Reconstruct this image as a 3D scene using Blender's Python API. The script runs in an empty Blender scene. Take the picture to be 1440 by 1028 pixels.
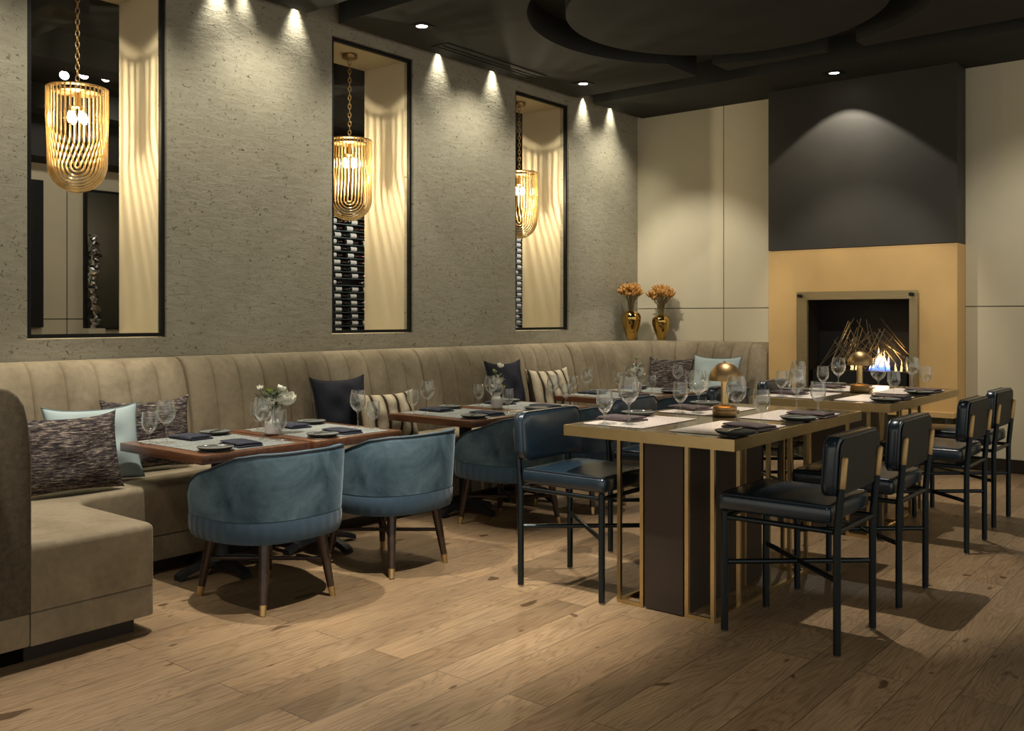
import bpy, bmesh, math, random
from mathutils import Vector, Matrix, Euler
random.seed(7)
K = 1.47                     # one layout unit (the eye height) in metres
PI = math.pi
sc = bpy.context.scene
COL = sc.collection

# ------------------------------------------------------------------ materials
def new_mat(name):
    m = bpy.data.materials.new(name); m.use_nodes = True
    nt = m.node_tree; nt.nodes.clear()
    out = nt.nodes.new('ShaderNodeOutputMaterial')
    p = nt.nodes.new('ShaderNodeBsdfPrincipled')
    nt.links.new(p.outputs[0], out.inputs[0])
    return m, nt, p, out
def nd(nt, typ, **kw):
    n = nt.nodes.new(typ)
    for k, v in kw.items():
        if k in n.inputs: n.inputs[k].default_value = v
        else: setattr(n, k, v)
    return n
def lk(nt, a, b): nt.links.new(a, b)
def rgba(c): return (c[0], c[1], c[2], 1)
def coords(nt, scale=(1,1,1), kind='Object', rot=(0,0,0)):
    t = nt.nodes.new('ShaderNodeTexCoord'); m = nt.nodes.new('ShaderNodeMapping')
    m.inputs['Scale'].default_value = scale; m.inputs['Rotation'].default_value = rot
    lk(nt, t.outputs[kind], m.inputs['Vector']); return m.outputs[0]
def noise(nt, vec, scale=5, detail=4, rough=.5, dist=0):
    n = nd(nt, 'ShaderNodeTexNoise', Scale=scale, Detail=detail, Roughness=rough, Distortion=dist)
    lk(nt, vec, n.inputs['Vector']); return n.outputs['Fac']
def ramp(nt, fac, stops, interp='LINEAR'):
    r = nt.nodes.new('ShaderNodeValToRGB'); r.color_ramp.interpolation = interp
    el = r.color_ramp.elements
    while len(el) < len(stops): el.new(.5)
    for e, (p, c) in zip(el, stops):
        e.position = p; e.color = rgba(c) if len(c) == 3 else c
    lk(nt, fac, r.inputs[0]); return r.outputs[0]
def math_(nt, op, a, b=None, c=None):
    n = nt.nodes.new('ShaderNodeMath'); n.operation = op
    for i, v in enumerate((a, b, c)):
        if v is None: continue
        if isinstance(v, (int, float)): n.inputs[i].default_value = v
        else: lk(nt, v, n.inputs[i])
    return n.outputs[0]
def mixc(nt, fac, a, b, typ='MIX'):
    n = nt.nodes.new('ShaderNodeMix'); n.data_type = 'RGBA'; n.blend_type = typ
    if isinstance(fac, (int, float)): n.inputs[0].default_value = fac
    else: lk(nt, fac, n.inputs[0])
    for i, v in ((6, a), (7, b)):
        if isinstance(v, tuple): n.inputs[i].default_value = rgba(v)
        else: lk(nt, v, n.inputs[i])
    return n.outputs[2]
def bump(nt, p, h, strength=.3, dist=.01):
    b = nd(nt, 'ShaderNodeBump', Strength=strength, Distance=dist)
    lk(nt, h, b.inputs['Height']); lk(nt, b.outputs[0], p.inputs['Normal'])
def D(a): return math.radians(a)
def simple(name, col, rough=.5, metal=0, spec=.5, var=0, vscale=6, bstr=0, bscale=60, coat=0, sheen=0, stretch=(1,1,1)):
    m, nt, p, o = new_mat(name)
    p.inputs['Roughness'].default_value = rough; p.inputs['Metallic'].default_value = metal
    p.inputs['Specular IOR Level'].default_value = spec
    p.inputs['Coat Weight'].default_value = coat; p.inputs['Coat Roughness'].default_value = .15
    if sheen:
        p.inputs['Sheen Weight'].default_value = sheen; p.inputs['Sheen Roughness'].default_value = .4
    v = coords(nt, stretch)
    if var:
        n = noise(nt, v, vscale, 5, .55)
        lo = tuple(c*(1-var) for c in col); hi = tuple(min(1, c*(1+var)) for c in col)
        lk(nt, ramp(nt, n, [(.3, lo), (.7, hi)]), p.inputs['Base Color'])
    else: p.inputs['Base Color'].default_value = rgba(col)
    if bstr: bump(nt, p, noise(nt, v, bscale, 3), bstr, .004)
    return m
def emitter(name, col, strength):
    m, nt, p, o = new_mat(name); nt.nodes.remove(p)
    e = nd(nt, 'ShaderNodeEmission', Color=rgba(col), Strength=strength); lk(nt, e.outputs[0], o.inputs[0]); return m
def thin_glass(name, tint=(.97,.98,.97), lo=.02, hi=.75, rough=.02):
    m, nt, p, o = new_mat(name); nt.nodes.remove(p)
    t = nd(nt, 'ShaderNodeBsdfTransparent', Color=rgba(tint))
    g = nd(nt, 'ShaderNodeBsdfGlossy', Color=(1,1,1,1), Roughness=rough)
    lw = nd(nt, 'ShaderNodeLayerWeight', Blend=.5)
    f = math_(nt, 'POWER', lw.outputs['Facing'], 2.2)
    f = math_(nt, 'MULTIPLY_ADD', f, hi-lo, lo)
    mx = nt.nodes.new('ShaderNodeMixShader')
    lk(nt, f, mx.inputs[0]); lk(nt, t.outputs[0], mx.inputs[1]); lk(nt, g.outputs[0], mx.inputs[2])
    df = nd(nt, 'ShaderNodeBsdfDiffuse', Color=(.8,.82,.8,1)); m2 = nt.nodes.new('ShaderNodeMixShader')  # rim highlights painted in as whitish diffuse colour at grazing edges
    lk(nt, math_(nt, 'MULTIPLY_ADD', math_(nt, 'POWER', lw.outputs['Facing'], 4.0), .42, .012), m2.inputs[0])
    lk(nt, mx.outputs[0], m2.inputs[1]); lk(nt, df.outputs[0], m2.inputs[2]); lk(nt, m2.outputs[0], o.inputs[0])
    return m

M = {}
def plaster_mat():
    m, nt, p, o = new_mat('raked plaster')
    v = coords(nt, (1, 1, 1)); vs = coords(nt, (1, 3.0, 11)); vp = coords(nt, (1, 6, 8))
    n1 = noise(nt, vs, 2.2, 8, .72, .6); n2 = noise(nt, v, 1.1, 4, .6); n3 = noise(nt, v, 55, 4, .65)
    pit = ramp(nt, noise(nt, vp, 4.5, 5, .66, 1.2), [(.345, (0,0,0)), (.40, (1,1,1))])
    c = ramp(nt, n1, [(.28, (.25,.226,.165)), (.5, (.35,.322,.245)), (.72, (.43,.40,.315))])
    c = mixc(nt, .5, c, ramp(nt, n2, [(.3, (.28,.255,.19)), (.7, (.41,.38,.295))]))
    c = mixc(nt, pit, (.12,.105,.07), c)
    lk(nt, c, p.inputs['Base Color']); p.inputs['Roughness'].default_value = .72; p.inputs['Specular IOR Level'].default_value = .25
    h = math_(nt, 'ADD', n1, math_(nt, 'MULTIPLY', n3, .35)); h = math_(nt, 'ADD', h, math_(nt, 'MULTIPLY', pit, .5))
    bump(nt, p, h, .42, .013); return m
def floor_mat():
    m, nt, p, o = new_mat('oak planks')
    t = nt.nodes.new('ShaderNodeTexCoord'); s = nt.nodes.new('ShaderNodeSeparateXYZ'); lk(nt, t.outputs['Object'], s.inputs[0])
    c = nt.nodes.new('ShaderNodeCombineXYZ'); lk(nt, s.outputs[1], c.inputs[0]); lk(nt, s.outputs[0], c.inputs[1])
    b = nd(nt, 'ShaderNodeTexBrick', Scale=1.0); b.offset = .37; b.offset_frequency = 2
    b.inputs['Color1'].default_value = (0,0,0,1); b.inputs['Color2'].default_value = (1,1,1,1); b.inputs['Mortar'].default_value = (.5,.5,.5,1)
    b.inputs['Mortar Size'].default_value = .0016; b.inputs['Mortar Smooth'].default_value = .1; b.inputs['Brick Width'].default_value = 1.75; b.inputs['Row Height'].default_value = .195
    lk(nt, c.outputs[0], b.inputs['Vector'])
    rnd = b.outputs['Color']
    def shifted(sx, sy):
        a = math_(nt, 'MULTIPLY_ADD', rnd, 37.0, math_(nt, 'MULTIPLY', s.outputs[1], sx))
        d = math_(nt, 'MULTIPLY', s.outputs[0], sy)
        q = nt.nodes.new('ShaderNodeCombineXYZ'); lk(nt, a, q.inputs[0]); lk(nt, d, q.inputs[1]); lk(nt, math_(nt, 'MULTIPLY', rnd, 11.0), q.inputs[2]); return q.outputs[0]
    rings = noise(nt, shifted(.55, 4.2), 1.6, 2, .45, .35)
    fine = math_(nt, 'MULTIPLY', rings, 24.0); fine = math_(nt, 'FRACT', fine)
    fine = math_(nt, 'ABSOLUTE', math_(nt, 'SUBTRACT', fine, .5))
    grain = noise(nt, shifted(2.2, 60), 2.4, 5, .65)
    blot = noise(nt, shifted(1.1, 2.5), 1.4, 3, .5)
    knots = ramp(nt, noise(nt, shifted(3.5, 6.0), 1.5, 1, .4), [(.735, (1,1,1)), (.765, (.35,.3,.25))])
    col = ramp(nt, rnd, [(0, (.215,.144,.080)), (.35, (.28,.190,.108)), (.7, (.33,.228,.132)), (1, (.25,.171,.098))])
    col = mixc(nt, 1, col, ramp(nt, blot, [(.3, (.78,.78,.78)), (.7, (1.12,1.1,1.06))]), 'MULTIPLY')
    col = mixc(nt, .75, col, ramp(nt, fine, [(.0, (.66,.62,.57)), (.2, (.96,.96,.96)), (.5, (1.05,1.04,1.02))]), 'MULTIPLY')
    col = mixc(nt, .8, col, ramp(nt, grain, [(.32, (.62,.58,.53)), (.55, (1,1,1)), (.8, (1.1,1.08,1.05))]), 'MULTIPLY')
    col = mixc(nt, 1, col, knots, 'MULTIPLY')
    col = mixc(nt, b.outputs['Fac'], col, (.05,.034,.02))
    lk(nt, col, p.inputs['Base Color'])
    lk(nt, math_(nt, 'MULTIPLY_ADD', grain, -.15, .55), p.inputs['Roughness']); p.inputs['Specular IOR Level'].default_value = .32
    h = math_(nt, 'ADD', math_(nt, 'MULTIPLY', grain, .5), math_(nt, 'MULTIPLY', fine, .35))
    h = math_(nt, 'SUBTRACT', h, math_(nt, 'MULTIPLY', b.outputs['Fac'], 1.2))
    bump(nt, p, h, .28, .004); return m
def tweed_mat():
    m, nt, p, o = new_mat('tweed')
    v = coords(nt, (7, 7, 60)); n = noise(nt, v, 2.6, 5, .75, .4)
    v2 = coords(nt, (16, 16, 70)); n2 = noise(nt, v2, 4, 3, .7)
    c = ramp(nt, n, [(.36, (.014,.012,.016)), (.47, (.042,.036,.040)), (.55, (.12,.102,.092)), (.64, (.36,.31,.255))])
    c = mixc(nt, 1, c, ramp(nt, n2, [(.3, (.45,.43,.42)), (.65, (1.3,1.25,1.2))]), 'MULTIPLY')
    lk(nt, c, p.inputs['Base Color']); p.inputs['Roughness'].default_value = .95; p.inputs['Specular IOR Level'].default_value = .1
    bump(nt, p, n2, .5, .006); return m
def stripe_mat():
    m, nt, p, o = new_mat('striped weave')
    t = nt.nodes.new('ShaderNodeTexCoord'); s = nt.nodes.new('ShaderNodeSeparateXYZ'); lk(nt, t.outputs['Object'], s.inputs[0])
    wob = noise(nt, coords(nt, (1,1,1)), 9, 3)
    x = math_(nt, 'ADD', s.outputs[0], math_(nt, 'MULTIPLY', wob, .012))
    f = math_(nt, 'FRACT', math_(nt, 'MULTIPLY', x, 9.0))
    c = ramp(nt, f, [(0, (.47,.40,.28)), (.30, (.56,.49,.36)), (.58, (.42,.34,.22)), (.62, (.035,.028,.022)), (.80, (.045,.036,.028)), (.84, (.33,.26,.17)), (1, (.47,.40,.28))])
    g = noise(nt, coords(nt, (90,90,12)), 3, 3, .6)
    c = mixc(nt, .8, c, ramp(nt, g, [(.3, (.55,.53,.5)), (.6, (1.1,1.1,1.1))]), 'MULTIPLY')
    lk(nt, c, p.inputs['Base Color']); p.inputs['Roughness'].default_value = .95; p.inputs['Specular IOR Level'].default_value = .1
    bump(nt, p, g, .5, .006); return m
def velvet_mat(name, lo, hi, sheen, scale=3.2):
    m, nt, p, o = new_mat(name)
    v = coords(nt, (1,1,1)); n = noise(nt, v, scale, 4, .6, .9); n2 = noise(nt, v, 26, 3, .6)
    c = ramp(nt, n, [(.32, lo), (.66, hi)]); c = mixc(nt, .5, c, ramp(nt, n2, [(.3, (.78,.78,.78)), (.7, (1.15,1.15,1.15))]), 'MULTIPLY')
    lk(nt, c, p.inputs['Base Color']); p.inputs['Roughness'].default_value = .8; p.inputs['Specular IOR Level'].default_value = .2
    p.inputs['Sheen Weight'].default_value = sheen; p.inputs['Sheen Roughness'].default_value = .35; p.inputs['Sheen Tint'].default_value = rgba(tuple(min(1, c*3+.25) for c in hi))
    bump(nt, p, n2, .12, .004); return m
def herring_mat():
    m, nt, p, o = new_mat('herringbone weave')
    t = nt.nodes.new('ShaderNodeTexCoord'); s = nt.nodes.new('ShaderNodeSeparateXYZ'); lk(nt, t.outputs['Object'], s.inputs[0])
    a = math_(nt, 'ARCTAN2', s.outputs[1], s.outputs[0])
    z = math_(nt, 'ABSOLUTE', math_(nt, 'SUBTRACT', math_(nt, 'FRACT', math_(nt, 'MULTIPLY', a, 6.0)), .5))
    w = math_(nt, 'FRACT', math_(nt, 'ADD', math_(nt, 'MULTIPLY', s.outputs[2], 110.0), math_(nt, 'MULTIPLY', z, 13.0)))
    c = ramp(nt, w, [(.35, (.012,.034,.062)), (.6, (.055,.10,.145))])
    lk(nt, c, p.inputs['Base Color']); p.inputs['Roughness'].default_value = .75; p.inputs['Specular IOR Level'].default_value = .25
    p.inputs['Sheen Weight'].default_value = .15
    bump(nt, p, w, .3, .003); return m
def wood_mat(name, lo, hi, rough=.35, coat=.2):
    m, nt, p, o = new_mat(name)
    v = coords(nt, (3, 26, 26)); n = noise(nt, v, 1.6, 6, .6, .5)
    lk(nt, ramp(nt, n, [(.3, lo), (.7, hi)]), p.inputs['Base Color']); p.inputs['Roughness'].default_value = rough
    p.inputs['Coat Weight'].default_value = coat; p.inputs['Coat Roughness'].default_value = .2
    return m
def speckle_mat(name, a, b, scale=120):
    m, nt, p, o = new_mat(name)
    n = noise(nt, coords(nt), scale, 3, .7)
    lk(nt, ramp(nt, n, [(.38, a), (.6, b)]), p.inputs['Base Color']); p.inputs['Roughness'].default_value = .6; p.inputs['Specular IOR Level'].default_value = .3
    bump(nt, p, n, .2, .002); return m
def stone_mat():
    m, nt, p, o = new_mat('veined stone')
    n = noise(nt, coords(nt, (1,1,1)), 9, 8, .75, 1.5)
    lk(nt, ramp(nt, n, [(.4, (.012,.012,.008)), (.52, (.08,.07,.035)), (.6, (.02,.02,.013)), (.68, (.16,.14,.07))]), p.inputs['Base Color']); p.inputs['Roughness'].default_value = .3; return m
def flame_mat():
    m, nt, p, o = new_mat('flame'); nt.nodes.remove(p)
    t = nt.nodes.new('ShaderNodeTexCoord'); s = nt.nodes.new('ShaderNodeSeparateXYZ'); lk(nt, t.outputs['Generated'], s.inputs[0])
    c = ramp(nt, s.outputs[2], [(0, (.05,.13,1)), (.16, (.15,.28,1)), (.30, (.8,.72,.75)), (.62, (1,.78,.42)), (1, (1,.5,.13))])
    e = nd(nt, 'ShaderNodeEmission', Strength=3.5); lk(nt, c, e.inputs[0]); lk(nt, e.outputs[0], o.inputs[0]); return m
def brushed(name, col, rough):
    m, nt, p, o = new_mat(name)
    n = noise(nt, coords(nt, (2, 2, 90)), 2, 4, .6)
    lo = tuple(c*.85 for c in col)
    lk(nt, ramp(nt, n, [(.3, lo), (.7, col)]), p.inputs['Base Color']); p.inputs['Metallic'].default_value = 1; p.inputs['Roughness'].default_value = rough
    return m
M['plaster'] = plaster_mat(); M['floor'] = floor_mat()
M['ceiling'] = simple('charcoal ceiling', (.034,.034,.031), .85, 0, .2, .12, 2)
M['black'] = simple('matte black', (.005,.005,.0045), .6, 0, .3)
M['blackmetal'] = simple('blackened steel', (.022,.024,.026), .38, .6, .5)
M['stoolmetal'] = simple('dark stool steel', (.030,.040,.046), .32, .85, .5)
M['panel'] = simple('cream lacquer panel', (.60,.54,.385), .5, 0, .35, .04, 1.5)
M['reveal'] = simple('cream paint', (.58,.51,.36), .6, 0, .3, .03, 1.5)
M['breast'] = simple('dark bronze plaster', (.035,.032,.026), .55, 0, .35, .1, 2)
M['goldplaster'] = simple('ochre metallic plaster', (.58,.38,.155), .5, .15, .4, .07, 2.2)
M['brushedbronze'] = brushed('brushed bronze', (.50,.40,.23), .38)
M['brass'] = simple('brass', (.60,.45,.22), .34, 1, .5, .06, 12)
M['brassdark'] = simple('aged brass', (.36,.24,.11), .44, 1, .5, .08, 14)
M['taupe'] = velvet_mat('taupe velvet', (.18,.143,.092), (.275,.225,.15), .12, 2.4)
M['tauperib'] = simple('taupe woven side', (.085,.068,.045), .9, 0, .1, .2, 40, .5, 220)
M['toekick'] = simple('dark plinth', (.02,.014,.009), .5, 0, .3)
M['bluevelvet'] = velvet_mat('blue velvet', (.016,.040,.062), (.105,.165,.205), .3, 3.0)
M['bluepipe'] = simple('dark blue piping', (.012,.02,.03), .6)
M['herring'] = herring_mat()
M['walnut'] = wood_mat('dark walnut', (.018,.009,.006), (.045,.022,.013), .35)
M['tablewood'] = wood_mat('reddish walnut', (.085,.030,.014), (.19,.075,.032), .3, .3)
M['iron'] = simple('cast iron', (.02,.022,.024), .5, .4, .4)
M['tabletop'] = simple('bronze lacquer', (.085,.070,.042), .16, .35, .5, .06, 3)
M['slab'] = simple('dark bronze slab', (.055,.042,.034), .42, .35, .4, .1, 4)
M['leather'] = simple('navy leather', (.011,.023,.036), .27, 0, .65, .3, 5, .12, 140, .1)
M['leatherback'] = simple('dark olive backing', (.020,.021,.017), .55, 0, .3, .15, 8)
M['leatheredge'] = simple('navy welt', (.010,.016,.024), .4)
M['stoneblack'] = stone_mat()
M['tweed'] = tweed_mat(); M['stripe'] = stripe_mat()
M['paleblue'] = simple('pale blue linen', (.34,.41,.41), .9, 0, .1, .06, 5, .25, 160)
M['palepipe'] = simple('grey blue piping', (.10,.14,.15), .9)
M['navylinen'] = simple('charcoal navy linen', (.017,.018,.025), .85, 0, .15, .2, 5, .2, 160)
M['navypipe'] = simple('black piping', (.008,.008,.011), .8)
M['matgrey'] = speckle_mat('grey speckled mat', (.13,.145,.14), (.36,.38,.36))
M['matpink'] = speckle_mat('rosy speckled mat', (.46,.39,.34), (.78,.70,.63))
M['stoneware'] = speckle_mat('dark stoneware', (.030,.032,.028), (.055,.056,.048), 60)
M['plateinner'] = speckle_mat('grey glaze', (.10,.11,.10), (.17,.18,.165), 60)
M['napkin'] = simple('slate napkin', (.046,.049,.066), .9, 0, .1, .15, 20, .25, 200)
M['napkinrose'] = simple('mauve grey napkin', (.11,.088,.09), .9, 0, .1, .15, 20, .25, 200)
M['steel'] = simple('polished steel', (.5,.5,.5), .2, 1)
M['glass'] = thin_glass('drinking glass', (.95,.96,.95), .05, .95, .03)
M['amber'] = None
M['goldvase'] = simple('mirror gold glaze', (.52,.34,.10), .08, 1)
M['dried'] = simple('amber dried petals', (.46,.235,.06), .7, 0, .3, .5, 60)
M['driedstem'] = simple('straw stems', (.27,.21,.09), .8, 0, .2, .2, 20)
M['ceramic'] = simple('white ceramic', (.55,.53,.49), .35, 0, .5)
M['petal'] = simple('white petals', (.86,.85,.74), .6, 0, .3)
M['petalgreen'] = simple('pale green bud', (.36,.40,.14), .6)
M['leaf'] = simple('leaf green', (.055,.085,.032), .6, 0, .3, .3, 30)
M['leafgrey'] = simple('eucalyptus green', (.14,.18,.13), .7, 0, .3, .2, 30)
M['bulb'] = emitter('warm bulb', (1,.80,.50), 40)
M['lens'] = emitter('downlight lens', (1,.95,.85), 14)
M['led'] = emitter('lamp led', (1,.85,.6), 30)
M['bottle'] = simple('bottle glass', (.006,.010,.007), .12, 0, .6)
M['label'] = simple('paper label', (.62,.60,.54), .7)
M['capsule'] = simple('foil capsule', (.10,.018,.018), .4, .3)
M['rackmetal'] = simple('rack rail', (.20,.25,.24), .3, .7)
M['rackback'] = simple('rack back', (.010,.014,.012), .4)
M['mahogany'] = simple('dark red timber', (.045,.014,.008), .45)
M['silver'] = simple('crumpled silver', (.7,.7,.7), .15, 1)
M['darkglass'] = simple('smoked mirror', (.022,.023,.014), .3, 0, .5)
M['flame'] = flame_mat(); M['ember'] = emitter('amber flame', (1,.62,.22), 2.6)
M['twig'] = simple('bronze rods', (.32,.27,.18), .35, .9)
def rod_mat():
    m, nt, p, o = new_mat('champagne tube')
    p.inputs['Base Color'].default_value = (.86,.66,.34,1); p.inputs['Metallic'].default_value = .55; p.inputs['Roughness'].default_value = .12
    t = nd(nt, 'ShaderNodeBsdfTransparent', Color=(.97,.87,.66,1)); lw = nd(nt, 'ShaderNodeLayerWeight', Blend=.5)
    f = math_(nt, 'MULTIPLY_ADD', math_(nt, 'POWER', lw.outputs['Facing'], 1.5), .5, .5)
    mx = nt.nodes.new('ShaderNodeMixShader'); lk(nt, f, mx.inputs[0]); lk(nt, t.outputs[0], mx.inputs[1]); lk(nt, p.outputs[0], mx.inputs[2]); lk(nt, mx.outputs[0], o.inputs[0])
    return m
M['rod'] = rod_mat()

# ------------------------------------------------------------------ mesh builder (layout units)
class MB:
    def __init__(s): s.v = []; s.f = []; s.mi = []
    def add(s, vs, fs, mi=0):
        b = len(s.v); s.v += [tuple(v) for v in vs]; s.f += [tuple(i+b for i in f) for f in fs]; s.mi += [mi]*len(fs); return s
    def box(s, x0, x1, y0, y1, z0, z1, mi=0):
        vs = [(x,y,z) for z in (z0,z1) for y in (y0,y1) for x in (x0,x1)]
        return s.add(vs, [(0,2,3,1),(4,5,7,6),(0,1,5,4),(2,6,7,3),(0,4,6,2),(1,3,7,5)], mi)
    def rbox(s, x0, x1, y0, y1, z0, z1, r, seg=3, mi=0, axes='xyz'):
        bm = bmesh.new(); bmesh.ops.create_cube(bm, size=1)
        for v in bm.verts: v.co = Vector(((x0+x1)/2+v.co.x*(x1-x0), (y0+y1)/2+v.co.y*(y1-y0), (z0+z1)/2+v.co.z*(z1-z0)))
        ed = []
        for e in bm.edges:
            d = e.verts[0].co-e.verts[1].co; a = 'xyz'[max(range(3), key=lambda i: abs(d[i]))]
            if a in axes: ed.append(e)
        bmesh.ops.bevel(bm, geom=ed, offset=r, segments=seg, profile=.5, affect='EDGES')
        return s.bm(bm, mi)
    def bm(s, bm, mi=0):
        bm.verts.index_update(); s.add([v.co for v in bm.verts], [[v.index for v in f.verts] for f in bm.faces], mi); bm.free(); return s
    def tube(s, pts, r, n=8, closed=False, mi=0, caps=True):
        pts = [Vector(p) for p in pts]; N = len(pts); rs = r if isinstance(r, (list,tuple)) else [r]*N
        vs = []; up = None
        for i, p in enumerate(pts):
            if closed: t = pts[(i+1)%N]-pts[i-1]
            else: t = pts[min(i+1,N-1)]-pts[max(i-1,0)]
            t.normalize()
            if up is None:
                up = Vector((0,0,1)) if abs(t.z) < .9 else Vector((1,0,0))
            a = up-t*up.dot(t)
            if a.length < 1e-6: a = t.orthogonal()
            a.normalize(); up = a; b = t.cross(a)
            for k in range(n):
                q = 2*PI*k/n; vs.append(p+(a*math.cos(q)+b*math.sin(q))*rs[i])
        fs = []
        for i in range(N if closed else N-1):
            j = (i+1)%N
            for k in range(n): fs.append((i*n+k, i*n+(k+1)%n, j*n+(k+1)%n, j*n+k))
        if not closed and caps: fs += [tuple(range(n-1,-1,-1)), tuple((N-1)*n+k for k in range(n))]
        return s.add(vs, fs, mi)
    def lathe(s, prof, n=32, c=(0,0), mi=0, closed=False):
        vs = []; fs = []; L = len(prof)
        for r, z in prof:
            for k in range(n): q = 2*PI*k/n; vs.append((c[0]+r*math.cos(q), c[1]+r*math.sin(q), z))
        for i in range(L if closed else L-1):
            j = (i+1)%L
            for k in range(n): fs.append((i*n+k, i*n+(k+1)%n, j*n+(k+1)%n, j*n+k))
        if not closed:
            if prof[0][0] > 1e-6: fs.append(tuple(range(n-1,-1,-1)))
            if prof[-1][0] > 1e-6: fs.append(tuple((L-1)*n+k for k in range(n)))
        return s.add(vs, fs, mi)
    def grid(s, rows, closed_u=False, closed_v=False, mi=0, cap=False):
        R = len(rows); C = len(rows[0]); vs = [p for r in rows for p in r]; fs = []
        for i in range(R if closed_u else R-1):
            a = (i+1)%R
            for j in range(C if closed_v else C-1):
                b = (j+1)%C; fs.append((i*C+j, i*C+b, a*C+b, a*C+j))
        if cap: fs += [tuple(range(C)), tuple((R-1)*C+k for k in range(C-1,-1,-1))]
        return s.add(vs, fs, mi)
    def prism(s, poly, z0, z1, mi=0, bev=0, seg=3):
        bm = bmesh.new(); n = len(poly)
        lo = [bm.verts.new((x,y,z0)) for x,y in poly]; hi = [bm.verts.new((x,y,z1)) for x,y in poly]
        bm.faces.new(lo[::-1]); top = bm.faces.new(hi)
        for i in range(n): bm.faces.new((lo[i], lo[(i+1)%n], hi[(i+1)%n], hi[i]))
        bmesh.ops.recalc_face_normals(bm, faces=bm.faces)
        if bev: bmesh.ops.bevel(bm, geom=list(top.edges), offset=bev, segments=seg, profile=.5, affect='EDGES')
        return s.bm(bm, mi)
    def xf(s, M4):
        s.v = [tuple(M4 @ Vector(v)) for v in s.v]; return s
    def build(s, name, mats, parent=None, sharp=40, loc=None, recalc=True, smooth=True):
        me = bpy.data.meshes.new(name)
        me.from_pydata([(x*K, y*K, z*K) for x,y,z in s.v], [], s.f)
        if not isinstance(mats, (list,tuple)): mats = [mats]
        for m in mats: me.materials.append(m)
        if len(mats) > 1: me.polygons.foreach_set('material_index', s.mi)
        if recalc:
            bm = bmesh.new(); bm.from_mesh(me); bmesh.ops.recalc_face_normals(bm, faces=bm.faces); bm.to_mesh(me); bm.free()
        if smooth:
            me.polygons.foreach_set('use_smooth', [True]*len(me.polygons)); me.set_sharp_from_angle(angle=math.radians(sharp))
        o = bpy.data.objects.new(name, me); COL.objects.link(o)
        if parent: o.parent = parent
        if loc: o.location = Vector(loc)*K
        return o
def tag(o, label=None, cat=None, group=None, kind=None):
    if label: o['label'] = label
    if cat: o['category'] = cat
    if group: o['group'] = group
    if kind: o['kind'] = kind
    return o
def thing(name, label, cat, loc=(0,0,0), rz=0, group=None):
    o = bpy.data.objects.new(name, None); COL.objects.link(o); o.empty_display_size = .05
    o.location = Vector(loc)*K; o.rotation_euler = (0,0,rz); return tag(o, label, cat, group)
KIDS = {}
def kids(o): return [c for c in o.children]
def dup(o, loc=None, rz=None, label=None, group=None, parent=None):
    c = o.copy(); COL.objects.link(c)
    if parent is not None: c.parent = parent
    if loc is not None: c.location = Vector(loc)*K
    if rz is not None: c.rotation_euler = (0,0,rz)
    if label: c['label'] = label
    if group: c['group'] = group
    for ch in list(o.children): dup(ch, parent=c)
    return c
def struct(o, label=None, cat=None):
    return tag(o, label, cat, kind='structure')
def spot(name, loc, target, watts, angle, blend=.5, col=(1,.85,.62), r=.02):
    l = bpy.data.lights.new(name, 'SPOT'); l.energy = watts; l.spot_size = math.radians(angle); l.spot_blend = blend; l.color = col; l.shadow_soft_size = r*K
    o = bpy.data.objects.new(name, l); COL.objects.link(o); o.location = Vector(loc)*K
    o.rotation_euler = (Vector(target)-Vector(loc)).to_track_quat('-Z', 'Y').to_euler(); return o
def point(name, loc, watts, col=(1,.78,.48), r=.015, parent=None):
    l = bpy.data.lights.new(name, 'POINT'); l.energy = watts; l.color = col; l.shadow_soft_size = r*K
    o = bpy.data.objects.new(name, l); COL.objects.link(o); o.location = Vector(loc)*K
    if parent: o.parent = parent
    return o

# ------------------------------------------------------------------ camera
cam = bpy.data.cameras.new('camera'); co = bpy.data.objects.new('camera', cam); COL.objects.link(co)
cam.sensor_width = 36; cam.lens = 1321/1440*36; cam.shift_y = -68/1440; cam.clip_end = 100
co.location = (4.10*K, -6.69*K, 1.0*K); co.rotation_euler = (PI/2, 0, math.atan2(.631, .776)); sc.camera = co

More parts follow.
